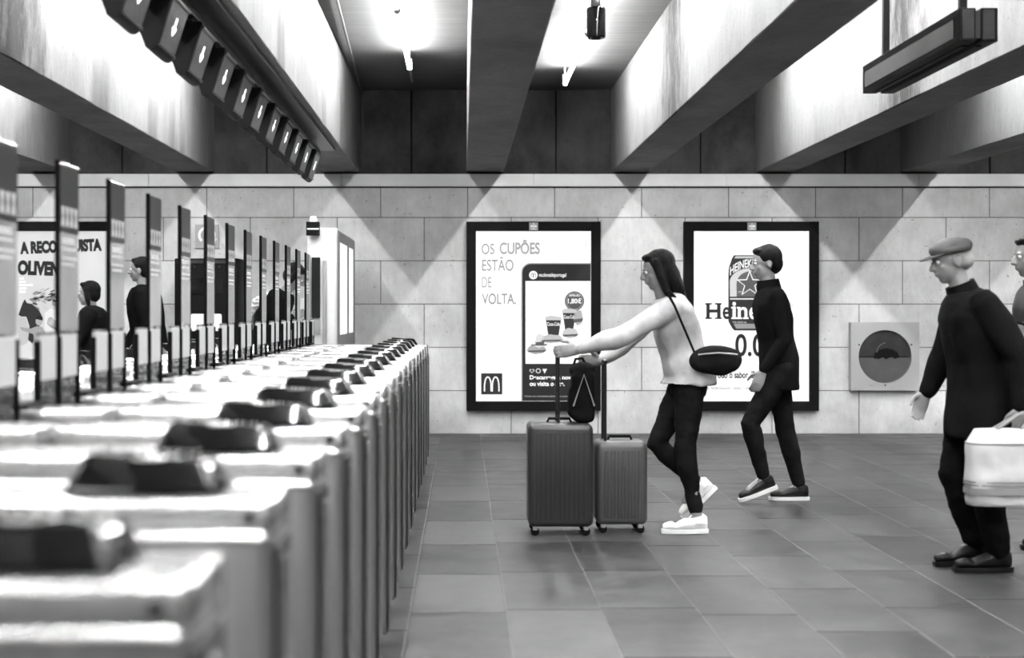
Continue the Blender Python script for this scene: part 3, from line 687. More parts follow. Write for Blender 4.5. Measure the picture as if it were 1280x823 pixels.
b = new(); bx(b, (PX(390, d)-PX(403, d), -.028, 1.08), (PX(400.5, d)-PX(403, d), -.002, 1.21), .003); link('keypad', b, M['grey'], t)
b = new(); bx(b, (PX(403.5, d)-PX(403, d), -.025, .3), (PX(408.5, d)-PX(403, d), -.002, PZ(326, d)), .004); link('grey_rail', b, M['grey'], t)
b = new(); bx(b, (PX(384, d)-PX(403, d), -.025, .3), (PX(388.5, d)-PX(403, d), -.002, PZ(319, d)), .004); link('grey_rail', b, M['grey'], t)

d = 14.36
t = empty('ticket_machine', (PX(258, d), d, 0), 0, 'tall dark ticket machine against the back wall below the round-arrow sign', 'ticket machine')
wm = 40*d/F; hm = PZ(323, d)
b = new(); bx(b, (-wm, 0, 0), (wm, .43, hm), .012); link('housing', b, M['blackmat'], t, True)
b = new(); bx(b, (-wm+.03, -.012, hm-.05), (wm-.03, 0, hm-.02)); 
for x in (-.21, -.12, .05, .13): tube(b, [(x, -.014, hm-.085), (x, 0, hm-.085)], .008, 10)
link('top_rail', b, M['darkmetal'], t)
b = new(); bx(b, (-.17, -.01, PZ(368, d)), (.16, .002, PZ(347, d)), .004); link('screen', b, M['screen'], t)
b = new()
zA, zB = PZ(414, d), PZ(392.5, d); x0, x1 = PX(238.7, d)-PX(258, d), PX(277, d)-PX(258, d)
P = []
for (cx, cz_, a0) in ((x1-.02, zB-.02, 0), (x0+.02, zB-.02, 90), (x0+.02, zA+.02, 180), (x1-.02, zA+.02, 270)):
    for k in range(6): a = math.radians(a0+18*k); P.append((cx+.02*math.cos(a), cz_+.02*math.sin(a)))
prism(b, P, -.014, .002); link('lit_touchscreen', b, G(.85), t)
b = new(); bx(b, (-.1, -.03, .55), (.1, .0, .75), .006); link('ticket_tray', b, M['darkmetal'], t)
d = WALL-.02
t = empty('wall_sign', (PX(258.5, d), d, PZ(310.5, d)), 0, 'small grey square wall sign with a white circular arrow', 'sign')
ws = 29.5*d/F
b = new(); bx(b, (-ws/2, 0, 0), (ws/2, .02, ws), .002); link('sign_plate', b, M['grey'], t)
b = new(); rr = .078; cz = ws*.55
a0, a1 = -50, 255; pts = []
for k in range(30):
    pass
out = [(rr*1.18*math.cos(math.radians(a)), cz+rr*1.18*math.sin(math.radians(a))) for a in range(-20, 236, 8)]
inn = [(rr*.82*math.cos(math.radians(a)), cz+rr*.82*math.sin(math.radians(a))) for a in range(-20, 236, 8)]
for k in range(len(out)-1): prism(b, [out[k], out[k+1], inn[k+1], inn[k]], -.003, 0)
prism(b, [(.035, cz-.035), (.105, cz-.035), (.07, cz-.105)], -.003, 0); link('circular_arrow', b, M['white'], t)

# ------------------------------------------------------------------ people
def V3(l, f, z): return Vector((l, f, z))
def ringp(c, w, dd, axis, n=22, sq=2.3):
    """superellipse ring round c, w = half width (lateral), dd = half depth, in the plane across axis"""
    a = Vector(axis).normalized(); u = Vector((1, 0, 0)); u = (u - a*u.dot(a)).normalized(); v = a.cross(u).normalized()
    out = []
    for k in range(n):
        t_ = 2*PI*k/n; cs, sn = math.cos(t_), math.sin(t_)
        x = math.copysign(abs(cs)**(2/sq), cs)*w; y = math.copysign(abs(sn)**(2/sq), sn)*dd
        out.append(Vector(c)+u*x+v*y)
    return out
def spine(bm, pts):
    """pts: (centre, halfwidth, halfdepth)"""
    rings = []
    for i, (c, w, dd) in enumerate(pts):
        a = Vector(pts[min(i+1, len(pts)-1)][0]) - Vector(pts[max(i-1, 0)][0]); rings.append(ringp(c, w, dd, a))
    loft(bm, rings)
def bend(a, b_, c, r0, r1, r2, bulge0=1.0, bulge1=1.0):
    """points and radii of a limb: origin a, joint b_, end c, with muscle swellings"""
    a, b_, c = map(Vector, (a, b_, c))
    return ([a, a.lerp(b_, .4), a.lerp(b_, .8), b_, b_.lerp(c, .3), b_.lerp(c, .7), c],
            [r0, (r0*.6+r1*.4)*bulge0, r1*1.02, r1, (r1*.75+r2*.25)*bulge1, (r1*.3+r2*.7), r2])
def hand(bm, wrist, dirv, palm, curl, side, s=1.):
    """palm normal 'palm'; thumb on the 'side' edge"""
    d_ = Vector(dirv).normalized(); n_ = Vector(palm); n_ = (n_ - d_*n_.dot(d_)).normalized(); w_ = d_.cross(n_)*side
    W = Vector(wrist)
    rings = []
    for tt, hw, th in ((-.01, .026, .019), (.03, .034, .016), (.065, .041, .014), (.088, .040, .012)):
        c = W + d_*tt*s; rings.append([c + w_*math.cos(2*PI*k/14)*hw*s + n_*math.sin(2*PI*k/14)*th*s for k in range(14)])
    loft(bm, rings)
    for i, (off, ln) in enumerate(((.029, .070), (.010, .079), (-.010, .073), (-.029, .058))):
        p = W + d_*.082*s + w_*off*s; pts = [p]; ang = curl*.35; r = .0085*s
        dd = d_*math.cos(ang)+n_*math.sin(ang)
        for j, fr in enumerate((.45, .30, .25)):
            p = p + dd*ln*fr*s; pts.append(p); ang += curl*(.55 if j == 0 else .5); dd = d_*math.cos(ang)+n_*math.sin(ang)
        capsule(bm, pts, [r*1.08, r*1.02, r*.95, r*.8], 10)
    p = W + d_*.02*s + w_*.026*s; td = (d_*.65+w_*.75+n_*.25*(1+curl)).normalized(); p1 = p+td*.038*s; td2 = (d_*.9+w_*.2+n_*.35*(.4+curl)).normalized(); p2 = p1+td2*.03*s
    capsule(bm, [p, p1, p2, p2+(td2+n_*.3*curl).normalized()*.022*s], [.014*s, .011*s, .0098*s, .0082*s], 10)
def head(bm, c, pitch, s=1., yaw=0):
    """head centred at c looking along +Y; pitch>0 looks down"""
    R_ = Matrix.Rotation(yaw, 3, 'Z') @ Matrix.Rotation(-pitch, 3, 'X')
    def T(x, y, z): return Vector(c)+R_ @ (Vector((x, y, z))*s)
    ell(bm, T(0, -.012, .025), (.076*s, .094*s, .088*s), 24, R_)
    ell(bm, T(0, .018, -.035), (.058*s, .068*s, .072*s), 20, R_)
    ell(bm, T(0, .048, -.085), (.028*s, .026*s, .022*s), 14, R_)         # chin
    for sx in (-1, 1):
        ell(bm, T(sx*.034, .05, -.025), (.024*s, .022*s, .022*s), 12, R_)   # cheek
        ell(bm, T(sx*.077, -.008, -.01), (.010*s, .019*s, .031*s), 12, R_)  # ear
        ell(bm, T(sx*.028, .077, .022), (.022*s, .010*s, .007*s), 12, R_)   # brow
    capsule(bm, [T(0, .080, .012), T(0, .094, -.008), T(0, .103, -.026)], [.009*s, .011*s, .013*s], 10)
    ell(bm, T(0, .094, -.030), (.017*s, .011*s, .009*s), 12, R_)
    ell(bm, T(0, .082, -.052), (.022*s, .010*s, .006*s), 12, R_); ell(bm, T(0, .080, -.062), (.019*s, .010*s, .007*s), 12, R_)
    return T, R_
def shoe(name, ankle, dirf, m_up, m_sole, parent, ground_pitch=0., ln=.27, high=.075, laces=True, zf=0.):
    """ankle: point; sole plane passes .09 below the ankle; pitch>0 = heel raised"""
    d_ = Vector((dirf[0], dirf[1], 0)).normalized(); R_ = Matrix.Rotation(math.atan2(-d_.x, d_.y), 3, 'Z') @ Matrix.Rotation(-ground_pitch, 3, 'X')
    A = Vector(ankle)
    def T(x, y, z): return A + R_ @ Vector((x, y, z-.095))
    def foot(t_):     # half width along the foot 0 heel..1 toe
        return .030+.012*math.sin(PI*min(1, t_*1.6))*.3 + .016*max(0, math.sin(PI*(t_-.25)/.75)) if t_ < .97 else .028
    N = 14; y0 = -.065
    out = []
    for k in range(N+1): t_ = k/N; out.append((foot(t_)*(1 if 0 < k < N else .62), y0+ln*t_))
    outline = [(x, y) for x, y in out] + [(-x, y) for x, y in out[::-1]]
    b = new(); loft(b, [[T(x, y, 0) for x, y in outline], [T(x*1.04, y, .006) for x, y in outline], [T(x*1.03, y, .024) for x, y in outline]]); so = link('sole', b, m_sole, None, True)
    b = new(); rings = []
    for k in range(N+1):
        t_ = k/N; y = y0+.006+(ln-.014)*t_; w = foot(t_)*(.97 if 0 < k < N else .66)
        top = .036+ (high-.01)*max(0, 1-abs(t_-.18)/.52)**.75 if t_ < .72 else .036 + .014*math.cos((t_-.72)/.28*PI/2)
        if k == 0: top *= .9
        if k == N: top = .032
        ring = []
        for j in range(16):
            a = 2*PI*j/16; x = math.cos(a); z = math.sin(a)
            ring.append(T(x*w*(1 if z < 0 else (1-.45*z**2*(.6 if t_ < .5 else .4))), y, .02+(top-.0)*(z*.5+.5)))
        rings.append(ring)
    loft(b, rings); 
    tube(b, [T(0, -.012, .055), T(0, -.008, .098)], [.042, .040], 16)
    up = remesh('shoe_upper', b, m_up, None, .006, 2)
    root_ = up; up.name = name; up.parent = parent; so.parent = up
    if laces:
        b = new()
        for k in range(4):
            y = .035+.02*k; z = .083-.010*k
            tube(b, [T(-.022, y, z-.006), T(0, y+.004, z+.004), T(.022, y, z-.006)], .003, 6)
        for s in (-1, 1): tube(b, [T(0, .03, .092), T(s*.02, .035, .105), T(s*.03, .05, .09)], .0025, 6)
        link('laces', b, m_up, up, True)
    return up

def person(label, px, d, facing, J, outfit, cat='person', extra=None):
    """J: profile joints (forward, z) measured from the photograph; lateral offsets are added here"""
    root = empty('person', (PX(px, d), d, 0), PI/2 if facing == 'left' else (-PI/2 if facing == 'right' else facing), label, cat)
    sh, hp = J.get('shw', .18), J.get('hpw', .09)
    pel, chest, neck, hd = J['pelvis'], J['chest'], J['neck'], J['head']
    P = lambda l, fz: V3(l, fz[0], fz[1])
    L, Rr = -1, 1                                  # left side is -x (towards the camera when facing left)
    arms = {}; legs = {}
    for key, s in (('L', -1), ('R', 1)):
        a = J['arm'+key]; g = J['leg'+key]
        arms[key] = (P(s*sh, J['shoulder']), P(s*a[0][2] if len(a[0]) > 2 else s*(sh+.04), a[0]), P(s*a[1][2] if len(a[1]) > 2 else s*(sh+.03), a[1]), a)
        legs[key] = (P(s*hp, (pel[0], pel[1]-.03)), P(s*(hp+.0), g[0]), P(s*(hp-.01), g[1]), g)
    B = J.get('bulk', 1.)
    # ---- body, one continuous skin surface
    b = new()
    pc, cc, nc, hc = P(0, pel), P(0, chest), P(0, neck), P(0, hd)
    spine(b, [(pc-Vector((0, 0, .10)), .11, .09), (pc, .155, .11), (pc.lerp(cc, .45), .125, .09), (cc, .15, .105), (cc.lerp(nc, .65), .15, .08), (nc, .06, .055)])
    capsule(b, [cc.lerp(nc, .8), nc, nc.lerp(hc, .75)], [.07, .052, .05], 16)
    T, HR = head(b, hc, J.get('look', 0.), J.get('hs', 1.), J.get('yaw', 0.))
    for key, s in (('L', -1), ('R', 1)):
        S, E, Wr, a = arms[key]
        pts, rad = bend(S, E, Wr, .045, .034, .024, 1.0, 1.12); capsule(b, pts, rad)
        hdv = a[2]; hand(b, Wr, V3(hdv[3] if len(hdv) > 3 else 0, hdv[0], hdv[1]), V3(-s, 0, -.1) if len(a) < 4 else V3(*a[3]), hdv[2], a[4] if len(a) > 4 else s)
        Hh, K, A, g = legs[key]
        pts, rad = bend(Hh, K, A, .08, .052, .034, 1.0, 1.14); capsule(b, pts, rad)
        capsule(b, [A, A+Vector((0, .10*math.cos(g[2]), -.055-.10*math.sin(g[2])*0.6))], [.03, .026])
    remesh('body', b, M['skin'], root, .0065, 2)
    # eyes, lips
    for sx in (-1, 1):
        b = new(); ell(b, T(sx*.029, .0745, .006), .0115*J.get('hs', 1.), 12); e = link('eye', b, M['eye'], root, 'all')
        b = new(); ell(b, T(sx*.029, .0845, .005), .0052, 10); link('iris', b, M['iris'], e, 'all')
    # ---- trousers
    tm = outfit['trouser']; infl = outfit.get('tfat', .012)
    b = new()
    spine(b, [(pc-Vector((0, 0, .11)), .12+infl, .09+infl), (pc, .155+infl, .112+infl), (pc.lerp(cc, .35), .138+infl, .098+infl)])
    for key in 'LR':
        Hh, K, A, g = legs[key]; End = K.lerp(A, outfit.get('hem', .93))
        pts, rad = bend(Hh, K, End, .082+infl, .056+infl, outfit.get('cuff', .044), 1.02, 1.06); capsule(b, pts, rad, 18)
    remesh('trousers', b, tm, root, .009, 3, .007, 9, (1, 1, 1.6), px*.1)
    # ---- top
    top = outfit['top']; f = outfit.get('fat', .02); hem = outfit.get('hemz', pel[1]-.05)
    b = new()
    low = P(0, (pel[0]+outfit.get('hemf', 0.), hem)); skirt = outfit.get('skirt', 0.)
    mid = P(0, (pel[0], pel[1]))
    sp = [(low, .155+f+skirt, .115+f+skirt)]
    if pel[1]-hem > .08: sp.append((low.lerp(mid, .5), .16+f+skirt*.6, .12+f+skirt*.5))
    sp += [(mid+Vector((0, 0, .02)), .158+f, .118+f), (pc.lerp(cc, .5), .142+f, .105+f), (cc, .165+f, .118+f), (cc.lerp(nc, .5), .165+f, .105+f), (cc.lerp(nc, .85), .11+f, .075+f), (nc+Vector((0,0,.005)), .055+f, .05+f)]
    spine(b, sp)
    for key in 'LR':
        S, E, Wr, a = arms[key]; End = E.lerp(Wr, outfit.get('sleeve', .93)); cc_ = outfit.get('cuffr', .034)
        pts, rad = bend(S, E, End, .052+f*.7, .043+f*.7, cc_+f*.35, 1.04, 1.05); capsule(b, pts, rad, 16)
    ell(b, cc.lerp(nc, .55), (.17+f, .085+f, .07+f), 20)
    remesh(outfit.get('topname', 'coat'), b, top, root, .010, 3, outfit.get('fold', .009), outfit.get('fs', 7), (1, 1, .7), px*.37)
    if outfit.get('collar'):
        b = new(); ax = (hc-nc).normalized(); tube(b, [nc-ax*.02, nc+ax*.01, nc+ax*.045], [.082, .078, .072], 24, up=(1,0,0)); link('collar', b, top, root, True)
    # ---- shoes
    for key in 'LR':
        Hh, K, A, g = legs[key]
        shoe('shoe', A, (0, 1), outfit['shoe'], outfit['sole'], root, g[2], outfit.get('shoelen', .27), laces=outfit.get('laces', True))
    # ---- hair
    hs = J.get('hs', 1.)
    st = outfit.get('hair', 'short'); hm = outfit.get('hairmat', M['hair'])
    b = new()
    if st in ('short', 'long', 'bob'):
        ell(b, T(0, -.022, .040), (.084*hs, .094*hs, .086*hs), 24, HR); ell(b, T(0, -.05, -.005), (.078*hs, .062*hs, .075*hs), 20, HR)
        ell(b, T(0, .045, .088), (.055*hs, .034*hs, .022*hs), 16, HR)
    if st == 'long':
        q0, q1, q2 = T(0, -.05, .0), T(0, -.085, -.12), T(0, -.10, -.24)
        spine(b, [(q2, .055, .030), (q1, .085, .045), (q0, .082, .062), (T(0, -.03, .07), .05, .05)])
        for sx in (-1, 1): capsule(b, [T(sx*.068, .01, .05), T(sx*.082, .0, -.04), T(sx*.082, -.02, -.14), T(sx*.07, -.04, -.2)], [.025, .026, .022, .012], 12)
    if st == 'bob':
        for sx in (-1, 1): capsule(b, [T(sx*.07, .0, .05), T(sx*.08, -.01, -.04), T(sx*.074, -.02, -.1)], [.026, .028, .018], 12)
    if st == 'cap':
        ell(b, T(0, -.055, -.01), (.078*hs, .055*hs, .05*hs), 20, HR); ell(b, T(0, -.02, .02), (.081*hs, .09*hs, .05*hs), 20, HR)
    remesh('hair', b, hm, root, .007, 2, .004, 30, (1, 1, .3), px)
    if st == 'cap':
        b = new(); ell(b, T(0, -.012, .062), (.090*hs, .108*hs, .052*hs), 24, HR)
        tube(b, [T(0, -.012, .036), T(0, -.012, .060)], [.099, .101], 28)
        cp = remesh('cap', b, outfit.get('capmat', M['coat2']), root, .007, 2, .002, 20)
        b = new(); rings = []
        pts = [(math.sin(a)*.082, .05+math.cos(a)*.098) for a in [(-80+160*k/12)*PI/180 for k in range(13)]]
        pin = [(math.sin(a)*.078, .05+math.cos(a)*.03) for a in [(-80+160*k/12)*PI/180 for k in range(13)]]
        out_ = pts + pin[::-1]
        loft(b, [[T(x, y, .040-.18*(y-.05)) for x, y in out_], [T(x, y, .047-.18*(y-.05)) for x, y in out_]]); link('cap_peak', b, outfit.get('capmat', M['coat2']), cp, True)
    if extra: extra(root, locals())
    return root

# -- the walking woman pushing suitcases
woman = person('woman in white shirt and dark jeans, walking left with arms stretched to the suitcases', 860, 8.246, 'left',
    dict(pelvis=(.0, .90), chest=(.07, 1.18), neck=(.135, 1.355), head=(.175, 1.515), look=.22, shoulder=(.125, 1.30), shw=.155, hpw=.08, hs=.98,
         armL=[(.40, 1.14, .20), (.655, 1.055, .13), (.97, -.05, 1.1)], armR=[(.32, 1.10, .18), (.50, .985, .10), (.93, .05, 1.1)],
         legL=[(.03, .475), (-.04, .098), 0.], legR=[(.17, .50), (-.07, .27), .75]),
    dict(trouser=M['jean'], top=M['blouse'], topname='shirt', fat=.022, hemz=.86, shoe=M['shoe_w'], sole=M['sole_w'], hair='long', skirt=.02, cuff=.040, tfat=.008, hem=.90, sleeve=.9, fold=.022, fs=5.5))
# shoulder bag behind her back
t = empty('shoulder_bag', (PX(892, 8.1), 8.02, PZ(470, 8.1)), 0, 'dark shoulder bag slung behind the woman in the white shirt', 'bag')
b = new(); ell(b, (0, 0, .09), (.155, .06, .085), 26); bx(b, (-.13, -.05, .03), (.13, .05, .13), .03)
remesh('bag_body', b, M['coat2'], t, .009, 3, .008, 8)
b = new(); tube(b, [(-.12, 0, .13), (-.18, -.03, .26), (-.24, -.035, .40), (-.275, .01, .475), (-.26, .08, .485), (-.19, .13, .42)], .011, 10, flat=.4); link('strap', b, M['coat2'], t, True)
b = new(); tube(b, [(-.11, -.055, .125), (0, -.066, .135), (.11, -.055, .125)], .004, 8); link('zip', b, M['grey'], t, True)

# -- suitcases
def suitcase(px0, px1, ytop, d, w_, m, label, handle_px, handle_z):
    x0, x1 = PX(px0, d), PX(px1, d); Z = PZ(ytop, d); t = empty('suitcase', ((x0+x1)/2, d, 0), 0, label, 'suitcase')
    hw = (x1-x0)/2; hd_ = w_/2
    b = new(); bx(b, (-hw, -hd_, .05), (hw, hd_, Z), .035, 4)
    n = 11
    for k in range(n):
        x = -hw+.05+(2*hw-.1)*k/(n-1)
        for s in (-1, 1): bx(b, (x-.007, s*hd_-.006, .09), (x+.007, s*hd_+.006, Z-.05), .004, 1)
    link('shell', b, m, t, True)
    b = new(); 
    pr = [(hw*c_, Z_) for c_, Z_ in ((1, 0), (1, 0))]
    bx(b, (-hw-.003, -.006, .085), (-hw+.004, .006, Z-.035)); bx(b, (hw-.004, -.006, .085), (hw+.003, .006, Z-.035)); bx(b, (-hw+.03, -.006, Z-.003), (hw-.03, .006, Z+.003)); link('zip_band', b, M['grey'], t)
    for sx in (-1, 1):
        for sy in (-1, 1):
            x, y = sx*(hw-.04), sy*(hd_-.04)
            b = new(); tube(b, [(x, y-.012, .024), (x, y+.012, .024)], .024, 18); w1 = link('wheel', b, M['rubber'], t, True)
            b = new(); bx(b, (x-.014, y-.018, .03), (x+.014, y+.018, .062), .005); link('wheel_fork', b, M['grey'], w1)
    hx = PX(handle_px, d)-t.location.x
    b = new(); 
    for s in (-1, 1): tube(b, [(hx, s*.075, Z-.02), (hx, s*.075, handle_z)], .0085, 10)
    bx(b, (hx-.012, -.09, handle_z-.012), (hx+.012, .09, handle_z+.012), .008); link('telescopic_handle', b, M['darkmetal'], t, True)
    b = new(); tube(b, [(-.07, 0, Z-.005), (-.06, 0, Z+.022), (.06, 0, Z+.022), (.07, 0, Z-.005)], .009, 10, flat=1); link('carry_handle', b, M['blackmat'], t, True)
    return t
suitcase(659, 739, 528, 8.22, .30, M['case1'], 'large dark grey suitcase, the front one being pushed left', 697, 1.04)
suitcase(743, 806, 550, 8.30, .28, M['case2'], 'smaller mid grey suitcase with ribbed shell, nearer the woman', 755, .985)
d = 8.22
t = empty('backpack', (PX(728, d), d, PZ(528, d)), 0, 'black backpack standing on top of the large suitcase', 'backpack')
b = new(); bx(b, (-.065, -.10, 0), (.07, .10, .30), .04, 3); ell(b, (.0, 0, .30), (.075, .09, .05)); bx(b, (-.085, -.08, .03), (-.05, .08, .2), .025, 3)
remesh('bag_body', b, M['coat'], t, .010, 3, .006, 9)
b = new(); tube(b, [(.02, 0, .335), (.0, 0, .37), (-.04, 0, .365), (-.05, 0, .33)], .008, 8); link('grab_loop', b, M['blackmat'], t, True)
b = new(); tube(b, [(-.06, -.105, .1), (.0, -.108, .28), (.06, -.105, .1)], .004, 8); link('zip', b, M['grey'], t, True)

# -- second walker, dark clothes and backpack
def rucksack(root, c, lat=0., s=1., m=None, label=None):
    b = new(); x, y, z = c
    bx(b, (x-.13*s, y-.09*s, z-.2*s), (x+.13*s, y+.08*s, z+.19*s), .05, 3); ell(b, (x, y-.01, z+.17*s), (.12*s, .085*s, .07*s)); bx(b, (x-.10*s, y-.14*s, z-.17*s), (x+.10*s, y-.07*s, z+.02*s), .03, 3)
    t = empty('backpack', root.location, root.rotation_euler.z, label, 'backpack')
    remesh('bag_body', b, m or M['coat'], t, .010, 3, .006, 9)
    b = new()
    for sx in (-1, 1): tube(b, [(x+sx*.09, y+.07, z+.19), (x+sx*.11, y+.15, z+.235), (x+sx*.125, y+.262, z+.15), (x+sx*.125, y+.25, z-.02), (x+sx*.12, y+.08, z-.14)], .014, 8, flat=.4)
    link('strap', b, M['blackmat'], t, True)
    b = new(); tube(b, [(x-.13*s, y-.1, z+.05), (x, y-.13, z+.07), (x+.13*s, y-.1, z+.05)], .004, 8); link('zip', b, M['grey'], t, True)
    return t
man = person('person in black jacket and black shoes with white soles, walking left before the beer poster', 972, 9.52, 'left',
    dict(pelvis=(-.01, .93), chest=(.03, 1.23), neck=(.06, 1.445), head=(.08, 1.60), look=.12, shoulder=(.035, 1.375), shw=.16,
         armL=[(.0, 1.09), (.14, .88), (.4, -.9, .7)], armR=[(-.05, 1.09), (.0, .85), (.1, -1, .7)],
         legL=[(.20, .53), (.11, .17), .35], legR=[(-.07, .49), (-.165, .098), .0]),
    dict(trouser=M['jean'], top=M['coat'], topname='jacket', fat=.010, hemz=.76, shoe=M['shoe_b'], sole=M['sole_w'], hair='short', collar=True, tfat=.010, cuff=.046))
#rucksack(man, (0, -.165, 1.22), 0, .95, M['coat'], 'black backpack worn by the walker in front of the beer poster')

# -- man with cap on the right
capman = person('man in cap and long black coat walking left, beside the round wall porthole', 1225, 7.05, 'left',
    dict(pelvis=(.0, .88), chest=(.03, 1.17), neck=(.085, 1.375), head=(.145, 1.53), look=.20, shoulder=(.04, 1.32), shw=.175,
         armL=[(-.10, 1.05, .27), (-.085, .82, .285), (-.02, -1, 1.5)], armR=[(.10, 1.06), (.20, .86), (.4, -.9, .7)],
         legL=[(.02, .46), (-.065, .098), .0], legR=[(.10, .47), (-.01, .12), .12]),
    dict(trouser=M['coat'], top=M['coat'], fat=.032, hemz=.66, skirt=.02, shoe=M['shoe_b'], sole=M['shoe_b'], hair='cap', hairmat=M['hairgrey'], capmat=M['gcloth'], tfat=.022, cuff=.062, hem=.95, collar=True, shoelen=.29, laces=False))
d = 6.70
t = empty('carrier_bag', (PX(1250, d), d, PZ(632, d)), 0, 'large pale striped carrier bag in the hand of the capped man', 'bag')
b = new(); hb = (632-536)*d/F; w0 = .155
loft(b, [[(x_*w0*.97, y_*.08, 0) for x_, y_ in [(math.copysign(abs(math.cos(a))**.6, math.cos(a)), math.copysign(abs(math.sin(a))**.6, math.sin(a))) for a in [2*PI*k/28 for k in range(28)]]],
         [(x_*w0*1.03, y_*.095, hb*.35) for x_, y_ in [(math.copysign(abs(math.cos(a))**.6, math.cos(a)), math.copysign(abs(math.sin(a))**.6, math.sin(a))) for a in [2*PI*k/28 for k in range(28)]]],
         [(x_*w0, y_*.08, hb*.8) for x_, y_ in [(math.copysign(abs(math.cos(a))**.6, math.cos(a)), math.copysign(abs(math.sin(a))**.6, math.sin(a))) for a in [2*PI*k/28 for k in range(28)]]],
         [(x_*w0*.78, y_*.04, hb) for x_, y_ in [(math.copysign(abs(math.cos(a))**.6, math.cos(a)), math.copysign(abs(math.sin(a))**.6, math.sin(a))) for a in [2*PI*k/28 for k in range(28)]]]])
remesh('bag_body', b, M['bag'], t, .009, 4, .006, 9)
for zf, hh_ in ((.16, .03), (.27, .008), (.31, .008), (.80, .008)):
    b = new(); k_ = 1.05 if zf < .5 else 1.02
    pr = [(math.copysign(abs(math.cos(a))**.62, math.cos(a))*w0*k_, math.copysign(abs(math.sin(a))**.62, math.sin(a))*.096*(1 if zf < .5 else .87)) for a in [2*PI*k/32 for k in range(32)]]
    loft(b, [[(x_, y_, hb*zf) for x_, y_ in pr], [(x_, y_, hb*zf+hh_) for x_, y_ in pr]]); link('stripe', b, M['bagband'], t, True)
hx = capman.location.x+.075 - t.location.x
for s in (-1, 1):
    b = new(); tube(b, [(-.07, s*.03, hb-.03), (hx-.03, s*.012, PZ(520, d)-t.location.z-.0), (hx+.0, s*.008, PZ(516, d)-t.location.z+.0), (hx+.03, s*.012, PZ(520, d)-t.location.z), (.07, s*.03, hb-.03)], .007, 8); link('bag_handle', b, M['bagband'], t, True)

# -- person cut by the right edge
edge = person('person in grey at the right edge of the photo, hand raised with a dark loop', 1312, 7.7, 'left',
    dict(pelvis=(.0, .92), chest=(.03, 1.21), neck=(.06, 1.42), head=(.10, 1.575), look=.1, shoulder=(.03, 1.35), shw=.175,
         armL=[(.02, 1.07), (.155, 1.13, .16), (.55, .35, 1.3)], armR=[(-.06, 1.08), (-.03, .85), (.1, -1, .7)],
         legL=[(.02, .47), (-.02, .098), .0], legR=[(-.10, .48), (-.22, .12), .3]),
    dict(trouser=M['coat'], top=M['gcloth'], fat=.03, hemz=.72, shoe=M['shoe_b'], sole=M['shoe_b'], hair='short', collar=True, tfat=.016, cuff=.055, laces=False))
t = empty('strap_loop', (PX(1268, 7.55), 7.5, PZ(417, 7.55)), 0, 'dark ring-shaped strap held in the hand at the right edge', 'strap')
b = new(); tube(b, [(.062*math.cos(a), .01*math.sin(a), .058*math.sin(a)) for a in [2*PI*k/28 for k in range(29)]], .009, 8); link('loop', b, M['blackmat'], t, True)

# -- people beyond the gates
person('tall person in a black coat beyond the gates, left of the ticket machine', 186, 13.0, 'left',
    dict(pelvis=(.0, .98), chest=(.03, 1.29), neck=(.05, 1.50), head=(.08, 1.655), shoulder=(.03, 1.44), shw=.19,
         armL=[(-.05, 1.15), (.05, .92), (.2, -1, .7)], armR=[(.10, 1.15), (.26, .96), (.5, -.8, .7)],
         legL=[(.15, .52), (.20, .10), .0], legR=[(-.08, .50), (-.28, .16), .5]),
    dict(trouser=M['coat'], top=M['coat'], fat=.05, hemz=.62, skirt=.05, shoe=M['shoe_b'], sole=M['shoe_b'], hair='short', tfat=.016, laces=False))
person('shorter person in a black coat in front of the tilted-capitals poster', 120, 13.25, 'left',
    dict(pelvis=(.0, .86), chest=(.02, 1.12), neck=(.04, 1.30), head=(.07, 1.44), shoulder=(.02, 1.24), shw=.17,
         armL=[(.10, 1.02), (.28, 1.12), (.7, .5, .7)], armR=[(.0, .98), (.10, .80), (.3, -1, .7)],
         legL=[(.13, .46), (.16, .10), .0], legR=[(-.07, .45), (-.24, .15), .5]),
    dict(trouser=M['coat'], top=M['coat'], fat=.045, hemz=.55, skirt=.05, shoe=M['shoe_b'], sole=M['shoe_b'], hair='bob', tfat=.014, laces=False))
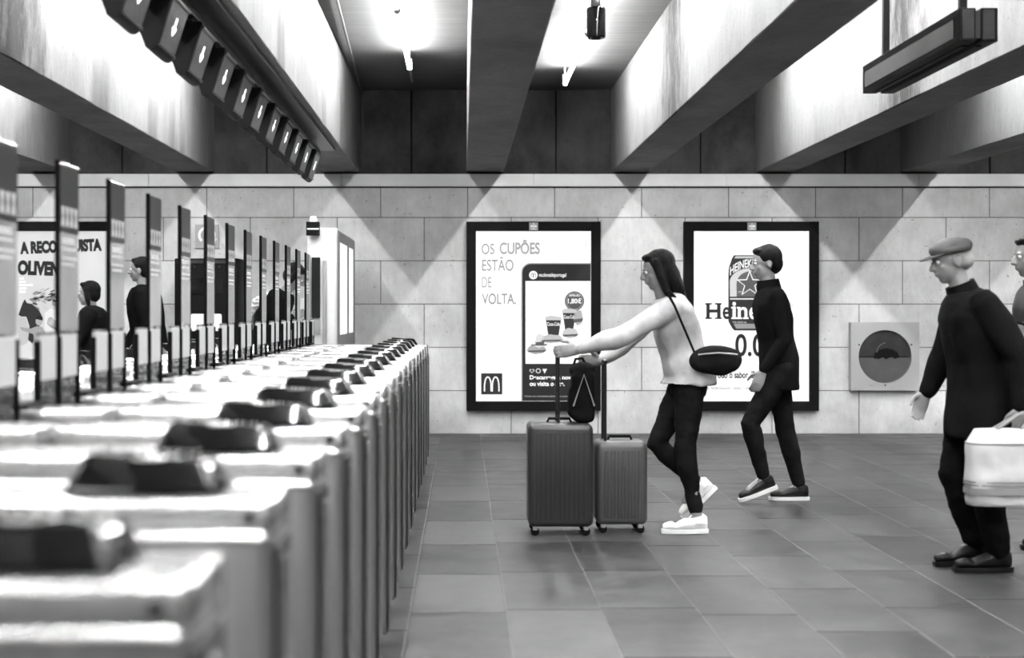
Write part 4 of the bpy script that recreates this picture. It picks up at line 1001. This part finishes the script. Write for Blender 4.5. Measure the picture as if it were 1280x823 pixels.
lean = person('dark-haired person in black coat bending over papers beside the white booth', 343, 12.75, 'right',
    dict(pelvis=(-.08, .93), chest=(-.02, 1.24), neck=(.10, 1.45), head=(.185, 1.585), look=.55, shoulder=(.03, 1.40), shw=.18,
         armR=[(.04, 1.13), (.16, 1.22, .12), (.7, .3, 1.)], armL=[(.04, 1.12), (.15, 1.18, .12), (.7, .3, 1.)],
         legL=[(-.02, .49), (-.06, .098), .0], legR=[(-.05, .49), (-.12, .098), .0]),
    dict(trouser=M['coat'], top=M['coat'], fat=.035, hemz=.70, skirt=.03, shoe=M['shoe_b'], sole=M['shoe_b'], hair='bob', tfat=.012, laces=False))
t = empty('fur_hood', lean.location, lean.rotation_euler.z); tag(t, 'pale fur hood hanging on the back of the bending person', 'hood')
b = new(); tube(b, [(.1*math.cos(a), -.13+.05*math.sin(a), 1.36+.06*math.sin(a)) for a in [2*PI*k/16 for k in range(17)]], .035, 10)
capsule(b, [(-.10, -.17, 1.36), (-.06, -.21, 1.24), (0, -.22, 1.17)], [.03, .035, .03]); capsule(b, [(.10, -.17, 1.36), (.06, -.21, 1.24), (0, -.22, 1.17)], [.03, .035, .03])
remesh('hood_fur', b, M['fur'], t, .009, 2, .015, 40)
t = empty('paper_sheets', (lean.location.x+.25, 12.72, 1.16), 0, 'white papers held by the bending person', 'paper')
for k, (dx, dz, rot_) in enumerate(((0, .11, .1), (-.02, 0, -.25))):
    b = new(); prism(b, [(dx-.05, dz), (dx+.05, dz+.02), (dx+.045, dz+.13), (dx-.055, dz+.12)], -.002+k*.01, .0+k*.01); link('sheet', b, M['paper'], t)

# ------------------------------------------------------------------ world, camera, view
w = bpy.data.worlds.new('dim_station_air'); sc.world = w; w.use_nodes = True
w.node_tree.nodes['Background'].inputs[0].default_value = (.5, .5, .5, 1); w.node_tree.nodes['Background'].inputs[1].default_value = .02
cam = bpy.data.cameras.new('camera'); co = bpy.data.objects.new('camera', cam); C.objects.link(co); sc.camera = co
co.location = (0, 0, H); co.rotation_euler = (PI/2, 0, 0)
cam.lens = 50; cam.sensor_width = 36; cam.sensor_fit = 'HORIZONTAL'
cam.shift_x = (640-VX)/1280; cam.shift_y = (VY-411.5)/1280
cam.clip_start = .05; cam.clip_end = 100
cam.dof.use_dof = True; cam.dof.focus_distance = 10.5; cam.dof.aperture_fstop = 2.1
vs = sc.view_settings
sc.display_settings.display_device = 'sRGB'
vs.view_transform = 'Standard'; vs.look = 'None'; vs.gamma = 1; vs.use_curve_mapping = False; vs.exposure = 0.0
bpy.data.scenes.remove(TS)
